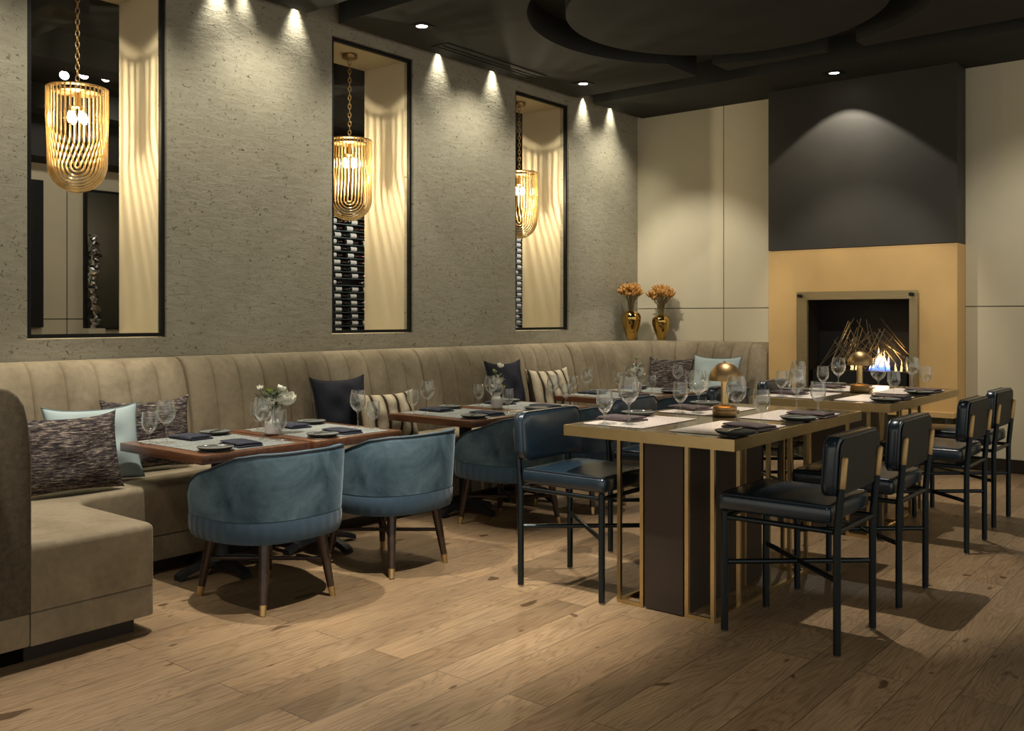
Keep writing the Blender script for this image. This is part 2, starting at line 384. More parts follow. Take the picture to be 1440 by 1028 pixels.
# ------------------------------------------------------------------ room shell
NICHE = [(-4.90,-4.255), (-3.245,-2.605), (-1.61,-.975)]; NZ0, NZ1, ND = .904, 2.58, .443
ZC, ZU = 2.638, 2.80
struct(MB().box(-4.2, 6.2, -8.6, 4.6, -.05, 0).build('floor', M['floor'], smooth=False), 'wide oak plank floor', 'floor')
wl = MB(); ys = [-8.6]+[y for n in NICHE for y in n]+[0]
for i in range(0, len(ys), 2): wl.box(-.0805, 0, ys[i], ys[i+1], 0, ZU)
for a, b in NICHE:
    wl.box(-.0805, 0, a, b, 0, NZ0); wl.box(-.0805, 0, a, b, NZ1, ZU)
wall_left = struct(wl.build('wall_left', M['plaster'], smooth=False), 'raked grey beige plaster wall with three tall openings', 'wall')
for i, (a, b) in enumerate(NICHE):
    w = MB(); x0, x1 = -ND, -.0005; t = .035; g = .0005
    w.box(x0, -.081, a-t, a, NZ0-t, NZ1+t); w.box(x0, -.081, b, b+t, NZ0-t, NZ1+t)
    w.box(x0, -.081, a, b, NZ0-t, NZ0); w.box(x0, -.081, a, b, NZ1, NZ1+t)
    wo = struct(w.build('window_%d' % (i+1), M['reveal'], smooth=False), ['tall opening in plaster wall above the tweed cushions', 'tall middle opening in plaster wall with wine rack behind', 'tall opening in plaster wall beside the gold vases'][i], 'opening')
    f = MB(); d0, d1, q = -.035, -.0, .017
    e = .005
    for (ya, yb, za, zb) in ((a+e, a+e+q, NZ0+e, NZ1-e), (b-e-q, b-e, NZ0+e, NZ1-e), (a+e+q, b-e-q, NZ0+e, NZ0+e+q), (a+e+q, b-e-q, NZ1-e-q, NZ1-e)):
        f.box(d0, -.012, ya, yb, za, zb)
    f.build('frame', M['black'], wo, smooth=False)
# back wall: panels with dark joints
BW0, BW1 = .0, 6.2
wb = struct(MB().box(-.08, BW1, .012, .09, 0, ZU).build('wall_back', M['black'], smooth=False), 'cream panelled end wall with fine dark joints', 'wall')
xs = [0, .777, 1.235, 2.51, 3.24, 3.97, 4.7, 6.2]; zs = [0, 1.07, ZU]; jt = .003
for i in range(len(xs)-1):
    for j in range(2):
        if i == 2 : continue
        xa = xs[i]+(jt if i else 0)
        MB().box(xa, xs[i+1]-jt, 0, .0119, zs[j]+(jt if j else 0), zs[j+1]-jt).build('panel', M['panel'], wb, smooth=False)
struct(MB().box(2.515, 6.2, -.012, -.0005, 0, .088).build('baseboard_back', M['toekick'], smooth=False), 'dark baseboard under the cream panels', 'baseboard')
# ceiling
ce = struct(MB().box(-.08, 6.2, -8.6, .09, ZU+.0005, ZU+.06).build('ceiling', M['ceiling'], smooth=False), 'charcoal ceiling with slots and a round coffer', 'ceiling')
SL = .05
MB().box(SL, 6.2, -8.6, -3.46, ZC, ZU).build('soffit_panel', M['ceiling'], ce, smooth=False)
MB().box(SL, 6.2, -.711, -.001, ZC, ZU).build('soffit_panel', M['ceiling'], ce, smooth=False)
MB().box(3.95, 6.2, -3.24, -.945, ZC, ZU).build('soffit_panel', M['ceiling'], ce, smooth=False)
cx, cy, R = 1.80, -2.07, 1.05; X0, X1, Y0, Y1 = SL, 3.70, -3.24, -.945
chan = [(1.045,1.273), (1.95,2.17)]
def halves(sgn):
    mb = MB(); cuts = {X0, X1, cx-R, cx+R}
    for k in range(121): cuts.add(cx-R*math.cos(PI*k/120))
    for a, b in chan: cuts.add(a); cuts.add(b)
    cuts = sorted(cuts)
    def yc(x): return math.sqrt(max(0, R*R-(x-cx)**2))
    for a, b in zip(cuts, cuts[1:]):
        if b-a < 1e-6: continue
        m = (a+b)/2
        if sgn > 0 and any(p < m < q for p, q in chan): continue
        ya, yb = cy+sgn*yc(a), cy+sgn*yc(b); e = Y1 if sgn > 0 else Y0
        vs = [(a,ya,ZC),(b,yb,ZC),(b,e,ZC),(a,e,ZC),(a,ya,ZU),(b,yb,ZU),(b,e,ZU),(a,e,ZU)]
        mb.add(vs, [(0,1,2,3),(4,7,6,5),(0,4,5,1),(2,6,7,3),(0,3,7,4),(1,5,6,2)])
    return mb
halves(1).build('soffit_panel', M['ceiling'], ce, smooth=False); halves(-1).build('soffit_panel', M['ceiling'], ce, smooth=False)
MB().lathe([(.842,ZC),(.842,ZU)], 128, (cx,cy)).build('disc_panel', M['ceiling'], ce, sharp=30)
# air vent
v = thing('ceiling_vent', 'long black slotted air vent in the charcoal ceiling', 'vent', (.14,-2.59,ZC))
m = MB(); m.box(0,.13,0,.012,-.008,-.0005); m.box(0,.13,.968,.98,-.008,-.0005)
for a, b in ((0,.03),(.058,.072),(.10,.13)): m.box(a,b,.012,.968,-.008,-.0005)
m.build('frame', M['ceiling'], v, smooth=False); MB().box(.03,.10,.012,.968,-.003,-.0008).build('slot_backing', M['black'], v, smooth=False)
# downlights
DL = [(.376,-2.914,'round recessed downlight beside the long air vent, lit'), (.336,-1.27,'lit recessed downlight above the third wall opening'), (1.805,-.448,'lit recessed downlight in front of the dark chimney breast')]
d0 = None
for x, y, lab in DL:
    if d0 is None:
        d0 = thing('downlight', lab, 'ceiling light', (x,y,ZC), 0, 'recessed downlights')
        t = MB(); q, r = .055, .032
        n = 32; ring = [(r*math.cos(2*PI*k/n), r*math.sin(2*PI*k/n)) for k in range(n)]
        sq = [(q*max(-1,min(1,1.5*math.cos(2*PI*k/n))), q*max(-1,min(1,1.5*math.sin(2*PI*k/n)))) for k in range(n)]
        t.grid([[(a,b,-.0008) for a,b in sq], [(a,b,-.006) for a,b in sq], [(a*1.05,b*1.05,-.006) for a,b in ring], [(a,b,-.0008) for a,b in ring]], closed_v=True)
        t.build('trim', M['black'], d0); MB().lathe([(.0315,-.0012),(.0315,-.003),(.0,-.004)], 32).build('lens', M['lens'], d0)
    else: dup(d0, (x,y,ZC), 0, lab)

# ------------------------------------------------------------------ room beyond the openings
FW = -3.5
fw = struct(MB().box(FW-.08, FW, -8.6, 4.6, 0, 2.22).build('wall_beyond', M['panel'], smooth=False), 'cream panelled wall of the room beyond the openings', 'wall')
struct(MB().box(FW-.08, FW+.35, -8.6, 4.6, 2.22, 2.7).build('ceiling_beyond', M['ceiling'], smooth=False), 'dark bulkhead in the room beyond', 'ceiling')
c2 = struct(MB().box(FW+.35, -.443-.001, -8.6, 4.6, 2.62, 2.7).build('ceiling_beyond', M['ceiling'], smooth=False), 'charcoal ceiling of the room beyond', 'ceiling')
for x in (-2.75,-1.45): MB().box(x, x+.22, -8.6, 4.6, 2.45, 2.6195).build('beam', M['ceiling'], c2, smooth=False)
for y in (-4.6,-2.7,-.9,.8,2.4): MB().box(FW+.36, -.46, y, y+.2, 2.50, 2.6194).build('beam', M['ceiling'], c2, smooth=False)
struct(MB().box(-.45, -.08, .1, 4.6, 0, 2.7).build('wall_side', M['plaster'], smooth=False))
t = MB()
for y in (-3.06,-2.2,-4.4): t.box(FW+.0003, FW+.002, y-.003, y+.003, 0, 2.2)
t.box(FW+.0003, FW+.002, -5, -1.6, .985-.003, .985+.003); t.build('panel_joint', M['black'], fw, smooth=False)
o = thing('wall_mirror', 'dark smoked mirror with black frame seen beyond first opening', 'mirror', (FW+.003,-2.6,0))
MB().box(.001,.03,-.31,.31,.915,2.03).build('mirror_pane', M['darkglass'], o, smooth=False)
f = MB(); 
for (ya,yb,za,zb) in ((-.33,-.311,.90,2.05),(.311,.33,.90,2.05),(-.31,.31,.90,.9145),(-.31,.31,2.031,2.05)): f.box(.001,.04,ya,yb,za,zb)
f.build('frame', M['black'], o, smooth=False)
o = thing('wall_niche', 'black framed opening with gold panel seen beyond first opening', 'frame', (FW+.003,-3.6,0))
f = MB()
for (ya,yb,za,zb) in ((-.33,-.26,.92,2.08),(.24,.33,.92,2.08),(-.26,.24,.92,.95),(-.26,.24,2.02,2.08)): f.box(.001,.05,ya,yb,za,zb)
f.build('frame', M['black'], o, smooth=False)
MB().box(.001,.01,-.259,.239,.951,2.019).build('back_panel', M['goldplaster'], o, smooth=False)
m = MB(); n = 40; rows = []
for k in range(n+1):
    z = .91+.76*k/n; rr = .030*(1+.45*random.uniform(-1,1)); ox, oy = random.uniform(-.012,.012), random.uniform(-.012,.012)+.02*math.sin(k*.25)
    rows.append([(ox+rr*(1+.35*random.uniform(-1,1))*math.cos(2*PI*j/10), oy+rr*(1+.35*random.uniform(-1,1))*math.sin(2*PI*j/10), z) for j in range(10)])
m.grid(rows, closed_v=True, cap=True)
o = thing('silver_sculpture', 'crumpled silver column sculpture before the smoked mirror', 'sculpture', (FW+.12,-2.895,0))
m.build('column', M['silver'], o, sharp=5); MB().box(-.05,.05,-.07,.07,0,.909).build('plinth', M['panel'], o, smooth=False)
# track spot lights in the room beyond
ts = thing('spotlight_cluster', 'cluster of four lit ceiling spotlights seen through first opening', 'ceiling light', (-1.69,-3.77,2.6195))
MB().rbox(-.20,.20,-.14,.14,-.02,-.0005,.004,1).build('canopy', M['black'], ts)
for k, (x, y) in enumerate(((-.13,-.09),(.02,.10),(.12,-.06),(-.02,-.02))):
    h = MB().tube([(x,y,-.02),(x,y,-.07)], .006).tube([(x,y,-.065),(x+.035,y-.035,-.105)], [.022,.032], 12).build('lamp_head', M['black'], ts)
    MB().tube([(x+.0365,y-.0365,-.1065),(x+.0385,y-.0385,-.1085)], [.029,.02], 12).build('lens', M['lens'], h)
# wine racks
bt = MB()
prof = [(0,-.102),(.0245,-.102),(.0255,-.09),(.0255,.03),(.022,.048),(.0105,.066),(.0095,.098),(.0105,.1),(.0105,.104),(0,.104)]
def seg(p, mi): bt.lathe(p, 16, mi=mi)
seg([(0,-.102),(.0245,-.102),(.0255,-.095),(.0255,.032),(.022,.048),(.0105,.066),(.0095,.074)], 0); seg([(.0098,.072),(.0098,.104),(0,.1045)], 2); seg([(.0262,-.07),(.0262,.012)], 1)
bt.xf(Matrix.Rotation(PI/2, 4, 'X'))
proto = None
rng = random.Random(3)
for nm, y0, y1, labr, labb in (('wine_rack', -.47, .33, 'wine rack of dark shelves seen through the middle opening', 'dark wine bottle with pale label lying on rack behind the middle opening'), ('wine_rack', 2.52, 3.38, 'wine rack of dark shelves seen through the opening by gold vases', 'dark wine bottle with pale label lying on rack behind the third opening')):
    r = thing(nm, labr, 'wine rack', (FW+.003,y0,0))
    MB().box(.001,.01,0,y1-y0,.02,2.2).build('back_panel', M['rackback'], r, smooth=False)
    for yy in (0, y1-y0-.02): MB().box(.0105,.10,yy,yy+.02,0,2.2).build('post', M['mahogany'], r, smooth=False)
    for k in range(20):
        z = .70+.0705*k
        MB().box(.0105,.09,.0205,y1-y0-.0205,z-.006,z).build('shelf', M['rackmetal'], r, smooth=False)
    n = int((y1-y0-.06)/.215)
    for k in range(20):
        z = .70+.0705*k; j = rng.uniform(-.012,.012)
        for q in range(n):
            if rng.random() < .06: continue
            y = y0+.15+q*.222+j+rng.uniform(-.008,.008)
            loc = (FW+.055, y, z+.0272); g = 'bottles on rack behind ' + ('middle' if y0 < 0 else 'third') + ' opening'
            fl = PI if rng.random() < .3 else 0
            if proto is None:
                proto = bt.build('wine_bottle', [M['bottle'],M['label'],M['capsule']], loc=loc); proto.rotation_euler = (0,0,fl); tag(proto, labb, 'bottle', g)
            else: dup(proto, loc, fl, labb, g)

# ------------------------------------------------------------------ chandeliers
ch = thing('chandelier', 'gold looped tube chandelier hanging in opening above the tweed cushions', 'chandelier', (-.22,-4.5775,NZ1), D(-44), 'chandeliers in the wall openings')
RT = 2.06-NZ1; ZCC = 1.712-NZ1; RR = .131
MB().lathe([(.0,-.001),(.042,-.001),(.046,-.005),(.046,-.022),(.042,-.027),(0,-.027)], 32).build('canopy', M['brassdark'], ch)
m = MB(); z = -.035; k = 0
m.tube([(0,0,-.026),(0,0,-.04)], .004)
while z > RT+.035:
    pts = []
    for q in range(16):
        a = 2*PI*q/16; u, w = .0085*math.cos(a), .0165*math.sin(a); pts.append((u if k%2 else 0, 0 if k%2 else u, z-.0165+w))
    m.tube(pts, .0026, 6, closed=True); z -= .0262; k += 1
m.tube([(0,0,z+.004),(0,0,RT-.02)], .004)
m.build('chain', M['brassdark'], ch)
m = MB()
for rr, zz in ((RR,RT),(RR-.022,RT)):
    m.tube([(rr*math.cos(2*PI*q/48), rr*math.sin(2*PI*q/48), zz) for q in range(48)], .0045, 6, closed=True)
for q in range(4):
    a = PI/4+PI/2*q; m.tube([(0,0,RT-.002),(RR*math.cos(a),RR*math.sin(a),RT)], .003, 6)
m.lathe([(0,RT-.016),(.096,RT-.016),(.096,RT-.020),(0,RT-.020)], 32); m.build('ring', M['brassdark'], ch)
NL = 10
for sgn in (1,-1):
    for k in range(NL):
        th = PI/2*(k+.6)/NL
        w = RR*math.sin(th); dx = sgn*RR*math.cos(th); zc = ZCC-.006*(1-w/RR)
        zk = RT-(RT-zc)*(.30+.35*abs(dx)/RR)     # straight tubes down to here, then they swing in to the middle plane
        xe = sgn*.0046
        side = lambda q: (dx+(xe-dx)*max(0, min(1, (zk-q)/(zk-zc))), q)
        zs = [RT, (RT+zk)/2, zk+.012, zk-.012]+[zk-.012+(zc-zk+.012)*t/4 for t in range(1,5)]
        pts = [(side(q)[0],-w,q) for q in zs]
        for q in range(1,16):
            a = PI*q/16; pts.append((xe, -w*math.cos(a), zc-w*math.sin(a)))
        pts += [(side(q)[0],w,q) for q in zs[::-1]]
        MB().tube(pts, .0041, 7).build('glass_loop', M['rod'], ch)
MB().tube([(0,0,RT-.02),(0,0,RT-.085)], [.010,.010], 12).build('lamp_holder', M['brassdark'], ch)
for q in range(4):
    a = PI/4+PI/2*q; bx, by = .034*math.cos(a), .034*math.sin(a)
    MB().tube([(0,0,RT-.08),(bx,by,RT-.088)], .005, 8).tube([(bx,by,RT-.084),(bx,by,RT-.108)], .008, 10).build('lamp_holder', M['brassdark'], ch)
    MB().lathe([(0,RT-.162),(.009,RT-.158),(.0135,RT-.142),(.0115,RT-.122),(.007,RT-.1085),(0,RT-.1085)], 16, (bx,by)).build('bulb', M['bulb'], ch)
point('chandelier_light', (0,.0,RT-.140), 55, (1,.86,.60), .012, ch)
for (a, b), lab in zip(NICHE[1:], ('gold looped tube chandelier hanging in the middle opening before the wine rack', 'gold looped tube chandelier in the opening beside the gold vases')):
    dup(ch, (-.22,(a+b)/2,NZ1), D(-44), lab)

# ------------------------------------------------------------------ banquette
PX, PY, RC = .268, -.268, .36; WY = -5.47
def arc(cx, cy, r, a0, a1, n):
    return [(cx+r*math.cos(a0+(a1-a0)*k/n), cy+r*math.sin(a0+(a1-a0)*k/n)) for k in range(n+1)]
def clean(pts):
    out = [pts[0]]
    for p in pts[1:]:
        if math.dist(p, out[-1]) > 1e-5: out.append(p)
    return out
S1, S2, S3 = -4.27, -2.735, -1.21
paths = [
    clean([(1.30,WY)]+arc(PX+RC, WY+RC, RC, -PI/2, -PI, 24)+[(PX,S1-.0055)]),
    [(PX,S1+.0055),(PX,S2-.0055)], [(PX,S2+.0055),(PX,S3-.0055)],
    clean([(PX,S3+.0055)]+arc(PX+RC, PY-RC, RC, PI, PI/2, 24)+[(1.222,PY)])]
def resample(path, ts):
    L = [0]
    for a, b in zip(path, path[1:]): L.append(L[-1]+math.dist(a,b))
    out = []
    for t in ts:
        t = max(0, min(L[-1], t)); i = 0
        while i < len(L)-2 and L[i+1] < t: i += 1
        u = (t-L[i])/max(1e-9, L[i+1]-L[i]); a, b = path[i], path[i+1]
        out.append((a[0]+(b[0]-a[0])*u, a[1]+(b[1]-a[1])*u))
    return out, L[-1]
# profile: (setback b, z, bulge weight), bottom front -> top -> rear
PROF = [(.012,.30,0),(.002,.345,.6),(.004,.42,1),(.016,.53,1),(.036,.64,1),(.056,.715,1),(.078,.765,1),(.098,.793,1),(.120,.808,.9),(.145,.815,.6),(.175,.815,.25),(.262,.812,0),(.262,.30,0)]
labs = ['taupe channel-tufted corner banquette unit with short return at its open end', 'straight taupe channel-tufted banquette unit under the first two openings', 'straight taupe channel-tufted banquette unit under the third opening', 'taupe channel-tufted corner banquette unit beside the fireplace']
FX, FY = .73, -.73; F1 = -5.08; XE = 1.33
fronts = [
    [(FX,S1-.0055)]+arc(FX+.15, F1+.15, .15, PI, 1.5*PI, 10)+[(XE-.03,F1)]+arc(XE-.03,F1-.03,.03,PI/2,0,4)[1:]+[(XE,WY)],
    [(FX,S1+.0055),(FX,S2-.0055)], [(FX,S2+.0055),(FX,S3-.0055)],
    [(FX,S3+.0055)]+arc(FX+.15, FY-.15, .15, PI, PI/2, 10)+[(1.222,FY)]]
def inset_front(i, d):
    if i == 0: return [(FX-d,S1-.0055)]+arc(FX+.15, F1+.15, .15+d, PI, 1.5*PI, 10)+[(XE-d,F1-d),(XE-d,WY-.2)]
    if i == 3: return [(FX-d,S3+.0055)]+arc(FX+.15, FY-.15, .15+d, PI, PI/2, 10)+[(1.222,FY+d)]
    return [(FX-d,fronts[i][0][1]),(FX-d,fronts[i][1][1])]
for i, path in enumerate(paths):
    u = thing('banquette', labs[i], 'banquette', (0,0,0), 0, 'banquette units')
    _, Lt = resample(path, [0]); nc = max(1, round(Lt/.140)); pt = Lt/nc
    fr = [0, .03, .09, .2, .35, .5, .65, .8, .91, .97]
    ts = [(k+f)*pt for k in range(nc) for f in fr]+[Lt]
    ps, _ = resample(path, ts); pa, _ = resample(path, [max(0,t-.004) for t in ts]); pb, _ = resample(path, [min(Lt,t+.004) for t in ts])
    rows = []
    for t, p, a, b in zip(ts, ps, pa, pb):
        dx, dy = b[0]-a[0], b[1]-a[1]; l = math.hypot(dx,dy); dx /= l; dy /= l
        nx, ny = (dy, -dx)                # points into the room
        if i == 0 and False: pass
        x = (t/pt) % 1; x = min(x, 1-x)*2
        bl = .025*(x**.45 if x > 0 else 0)
        rows.append([(p[0]+nx*(-bb+w*(bl-.021)), p[1]+ny*(-bb+w*(bl-.021)), z+(w*(bl-.021)*.35 if z > .77 else 0)) for bb, z, w in PROF])
    MB().grid(rows, closed_v=True, cap=True).build('backrest', M['taupe'], u, sharp=50)
    def plan(front, back): return clean(front+back)
    back = [(p[0],p[1]) for p in path][::1]
    fpoly = fronts[i]
    bkp = path if i == 0 else path[::-1]
    MB().prism(clean(fpoly+bkp), .152, .345, bev=.022, seg=4).build('seat', M['taupe'], u, sharp=50)
    MB().prism(clean(fpoly+bkp), .055, .149, bev=.006, seg=2).build('base_band', M['taupe'], u, sharp=50)
    tk = inset_front(i, .05)
    bp = path if i else [(1.28,WY-.2)]+path[1:]
    MB().prism(clean(tk+bkp) if i else clean(tk+[(XE-.05,WY)]+path[1:]), 0, .0545).build('plinth', M['toekick'], u, smooth=False)
    if i == 0:
        pr = [(WY+.004,.152),(WY+.004,.60),(WY-.006,.70),(WY-.016,.745),(WY-.034,.775),(WY-.06,.795),(WY-.10,.803),(WY-.25,.803),(WY-.25,.152)]
        rows = [[(x,y,z) for y,z in pr] for x in (1.301,1.322,1.33)]
        e = .006; rows[2] = [(1.33, y+(e if y < WY-.12 else -e), z-(e if z > .5 else 0)) for y, z in pr]
        MB().grid(rows, closed_v=True, cap=True).build('end_panel', M['tauperib'], u, sharp=50)
        MB().box(WY, WY, 0, 0, 0, 0)
        MB().rbox(.66,1.33,WY-.25,WY-.0015,.055,.149,.006,2).build('base_band', M['taupe'], u)
        MB().box(.66,1.28,WY-.22,WY-.0015,0,.0545).build('plinth', M['toekick'], u, smooth=False)
    if i == 3:
        a = arc(PX+RC, PY-RC, RC+.256, PI, PI/2, 20)
        MB().prism(clean([(.006,PY-RC)]+a+[(PX+RC,-.006),(.006,-.006)]), .70, .8085).build('corner_ledge', M['taupe'], u, smooth=False)

# ------------------------------------------------------------------ pillows
def pillow(name, label, loc, yaw, tilt, w, h, t, mat, pipe=None, spin=0, horn=.024):
    o = thing(name, label, 'cushion', loc, yaw)
    n = 22; rows = []
    def outline(a, b):
        x = a*w/2*(1-.05*(1-b*b)) + 0; z = b*h/2*(1-.075*(1-a*a))
        c = (abs(a)*abs(b))**5; x += math.copysign(horn*.35*c, a); z += math.copysign(horn*.6*c, b) if b > 0 else 0
        return x, z
    R = Matrix.Translation((0,0,h/2)) @ Matrix.Identity(4)
    T = Matrix.Rotation(-tilt, 4, 'X') @ Matrix.Translation((0,0,h/2)) @ Matrix.Rotation(spin, 4, 'Y')
    rnd = random.Random(label)
    ph = [rnd.uniform(0,6) for _ in range(4)]
    for s in (1,-1):
        rs = []
        for i in range(n+1):
            b = math.sin((i/n-.5)*PI); r = []
            for j in range(n+1):
                a = math.sin((j/n-.5)*PI); x, z = outline(a, b)
                th = t/2*((1-a**2)*(1-b**2))**.42*(1-.12*b)
                th += .004*math.sin(a*5+ph[0])*math.sin(b*6+ph[1])*(1-a*a)*(1-b*b)*3
                r.append(tuple(T @ Vector((x, s*th, z))))
            rs.append(r)
        rows.append(rs)
    m = MB(); m.grid(rows[0]); m.grid(rows[1])
    bm = bmesh.new(); vs = [bm.verts.new(v) for v in m.v]
    for f in m.f: bm.faces.new([vs[k] for k in f])
    bmesh.ops.remove_doubles(bm, verts=bm.verts, dist=1e-5)
    MB().bm(bm).build('cushion', mat, o, sharp=80)
    if pipe:
        E = []
        q = 16
        for k in range(q): E.append(outline(-1+2*k/q, 1))
        for k in range(q): E.append(outline(1, 1-2*k/q))
        for k in range(q): E.append(outline(1-2*k/q, -1))
        for k in range(q): E.append(outline(-1, -1+2*k/q))
        MB().tube([tuple(T @ Vector((x,0,z))) for x, z in E], .0045, 6, closed=True).build('piping', pipe, o)
    return o
# yaw 0: faces -Y ; local X is width.  facing +X = yaw +90deg ; tilt leans the top towards local +Y (back)
SZ = .354
def D(a): return math.radians(a)
pillow('throw_pillow', 'dark tweed cushion standing foremost on the corner seat by the end panel', (.665,-5.03,SZ), D(84), D(16), .37, .285, .13, M['tweed'])
pillow('throw_pillow', 'pale blue linen cushion between the two dark tweed cushions', (.505,-4.85,SZ), D(82), D(16), .35, .292, .10, M['paleblue'], M['palepipe'])
pillow('throw_pillow', 'dark tweed cushion behind the end of the first wooden table', (.39,-4.565,SZ), D(82), D(10), .37, .295, .10, M['tweed'])
pillow('throw_pillow', 'charcoal navy cushion behind the striped one near second wooden table', (.36,-3.455,SZ), D(88), D(12), .335, .33, .10, M['navylinen'], M['navypipe'])
pillow('throw_pillow', 'cream and brown striped cushion leaning on navy cushion between second and third tables', (.485,-3.26,SZ), D(82), D(14), .37, .25, .12, M['stripe'])
pillow('throw_pillow', 'charcoal navy cushion behind fourth wooden table with white flowers before it', (.36,-2.095,SZ), D(88), D(12), .32, .365, .10, M['navylinen'], M['navypipe'])
pillow('throw_pillow', 'cream and brown striped cushion near the fifth wooden table', (.455,-1.775,SZ), D(82), D(13), .38, .31, .12, M['stripe'])
pillow('throw_pillow', 'dark tweed cushion in the corner beneath the gold vases', (.52,-.415,SZ), D(6), D(14), .36, .34, .10, M['tweed'])
pillow('throw_pillow', 'grey blue linen cushion on the banquette next to the fireplace', (.895,-.42,SZ), D(0), D(14), .37, .36, .10, M['paleblue'], M['palepipe'])

# ------------------------------------------------------------------ wooden tables
ORD = ['first','second','third','fourth','fifth','sixth']
TY = [(-4.79,-4.305), (-4.285,-3.80), (-3.345,-2.86), (-2.84,-2.355), (-1.915,-1.43), (-1.41,-.925)]
TX0, TX1, TZ = .56, 1.13, .505
wt = thing('wooden_table', '', 'table', (0,0,0), 0, 'wooden tables along the banquette')
hw, hl = (TX1-TX0)/2, .2425
MB().rbox(-hw,hw,-hl,hl,TZ-.034,TZ,.003,2).build('tabletop', M['tablewood'], wt)
MB().box(-.12,.16,-.12,.12,TZ-.046,TZ-.0345).build('mounting_plate', M['iron'], wt, smooth=False)
MB().lathe([(.05,.05),(.036,.06),(.032,.075),(.032,TZ-.047)], 24, (.03,0)).build('column', M['iron'], wt)
for k in range(4):
    a = k*PI/2; ca, sa = math.cos(a), math.sin(a); rows = []
    for q in range(9):
        u = q/8; r = .02+.165*u; zt = .062-.036*u**1.6 - (.004 if q == 8 else 0); zb = .038*(1-u**2)-.0+(.0 if u < .8 else 0); w = .024-.006*u + (.004*(u > .85))
        zb = max(.003, .034*(1-u**2.2))
        rows.append([(.03+r*ca-s*sa, r*sa+s*ca, z) for s, z in ((-w,zb),(w,zb),(w*.8,zt),(-w*.8,zt))])
    MB().grid(rows, closed_v=True, cap=True).build('foot', M['iron'], wt, sharp=50)
for i, (a, b) in enumerate(TY):
    lab = 'reddish wooden table, %s along the banquette from its open end' % ORD[i]
    loc = ((TX0+TX1)/2, (a+b)/2, 0)
    if i == 0: wt.location = Vector(loc)*K; wt['label'] = lab
    else: dup(wt, loc, 0, lab)

# ------------------------------------------------------------------ tub chairs
tc = thing('tub_chair', '', 'chair', (0,0,0), 0, 'blue velvet tub chairs')
def sup(th, a, b, e=.80):
    c, s = math.cos(th), math.sin(th); return (a*math.copysign(abs(c)**e, c), b*math.copysign(abs(s)**e, s))
def ztop(deg):
    pts = [(0,.548),(40,.546),(62,.534),(80,.505),(95,.472),(108,.442),(118,.415),(126,.388)]
    deg = abs(deg)
    for (a, za), (b, zb) in zip(pts, pts[1:]):
        if deg <= b: return za+(zb-za)*(deg-a)/(b-a)
    return pts[-1][1]
rows = []; edge = []
for k in range(-42, 43):
    dg = k*3.0; th = math.radians(dg); zt = ztop(dg); zb = .318
    fl = 1.0
    def pt(f, z):
        x, y = sup(th, .262*f, .254*f); return (x, y, z)
    g = lambda z: .965+.04*min(1,(z-zb)/.22)
    fi = .82
    rows.append([pt(g(zb), zb), pt(g(zb)+.006, zb+.03), pt(g((zb+zt)/2)+.004, (zb+zt)/2), pt(g(zt), zt-.025), pt(g(zt)-.012, zt-.006), pt(g(zt)-.05, zt), pt(fi+.06, zt-.004), pt(fi+.02, zt-.025), pt(fi-.005, (zb+zt)/2), pt(fi-.03, zb+.03), pt(fi-.03, zb)])
    edge.append(pt(g(zt)-.006, zt-.004))
MB().grid(rows, closed_v=True, cap=True).build('shell', M['bluevelvet'], tc, sharp=60)
MB().tube(edge, .0035, 6).build('piping', M['bluepipe'], tc)
n = 64; ring = [sup(2*PI*k/n, .258, .25) for k in range(n)]
ring = [(max(x,-.225), y) for x, y in ring]
rows = [[(x*f,y*f,z) for x,y in ring] for f, z in ((.90,.238),(.955,.242),(.985,.262),(.99,.30),(.975,.3165),(.9,.3175))]
MB().grid(rows, closed_v=True, cap=True).build('seat_band', M['herring'], tc, sharp=50)
ring2 = [sup(2*PI*k/n, .198, .192) for k in range(n)]
rows = [[(x*f-.008,y*f,z) for x,y in ring2] for f, z in ((.95,.319),(1,.33),(1,.352),(.96,.365),(.8,.374),(.4,.379),(.05,.38))]
MB().grid(rows, closed_v=True, cap=True).build('seat_cushion', M['bluevelvet'], tc, sharp=50)
for sy in (1,-1):
    for sx in (1,-1):
        top = (sx*.155, sy*.12, .2375); bot = (sx*.186, sy*.15, .0)
        p = lambda t: tuple(top[i]+(bot[i]-top[i])*t for i in range(3))
        l = MB().tube([p(0),p(.5),p(.85)], [.0195,.0155,.0125], 14).build('leg', M['walnut'], tc)
        MB().tube([p(.851),p(1)], [.0128,.0105], 14).build('ferrule', M['brass'], l)
st = MB()
for s in (1,-1): st.tube([(-.167,-.132*s,.135 if s > 0 else .1345),(.167,.132*s,.135 if s > 0 else .1345)], .0075, 8)
st.build('stretcher', M['walnut'], tc)
TCY = [-4.63,-4.04,-3.175,-2.585,-1.715,-1.15]
for i, y in enumerate(TCY):
    lab = 'blue velvet tub chair drawn up to %s wooden table from banquette open end' % ORD[i]
    loc = (1.287 if i < 2 else 1.225, y, 0)
    if i == 0: tc.location = Vector(loc)*K; tc['label'] = lab
    else: dup(tc, loc, 0, lab)

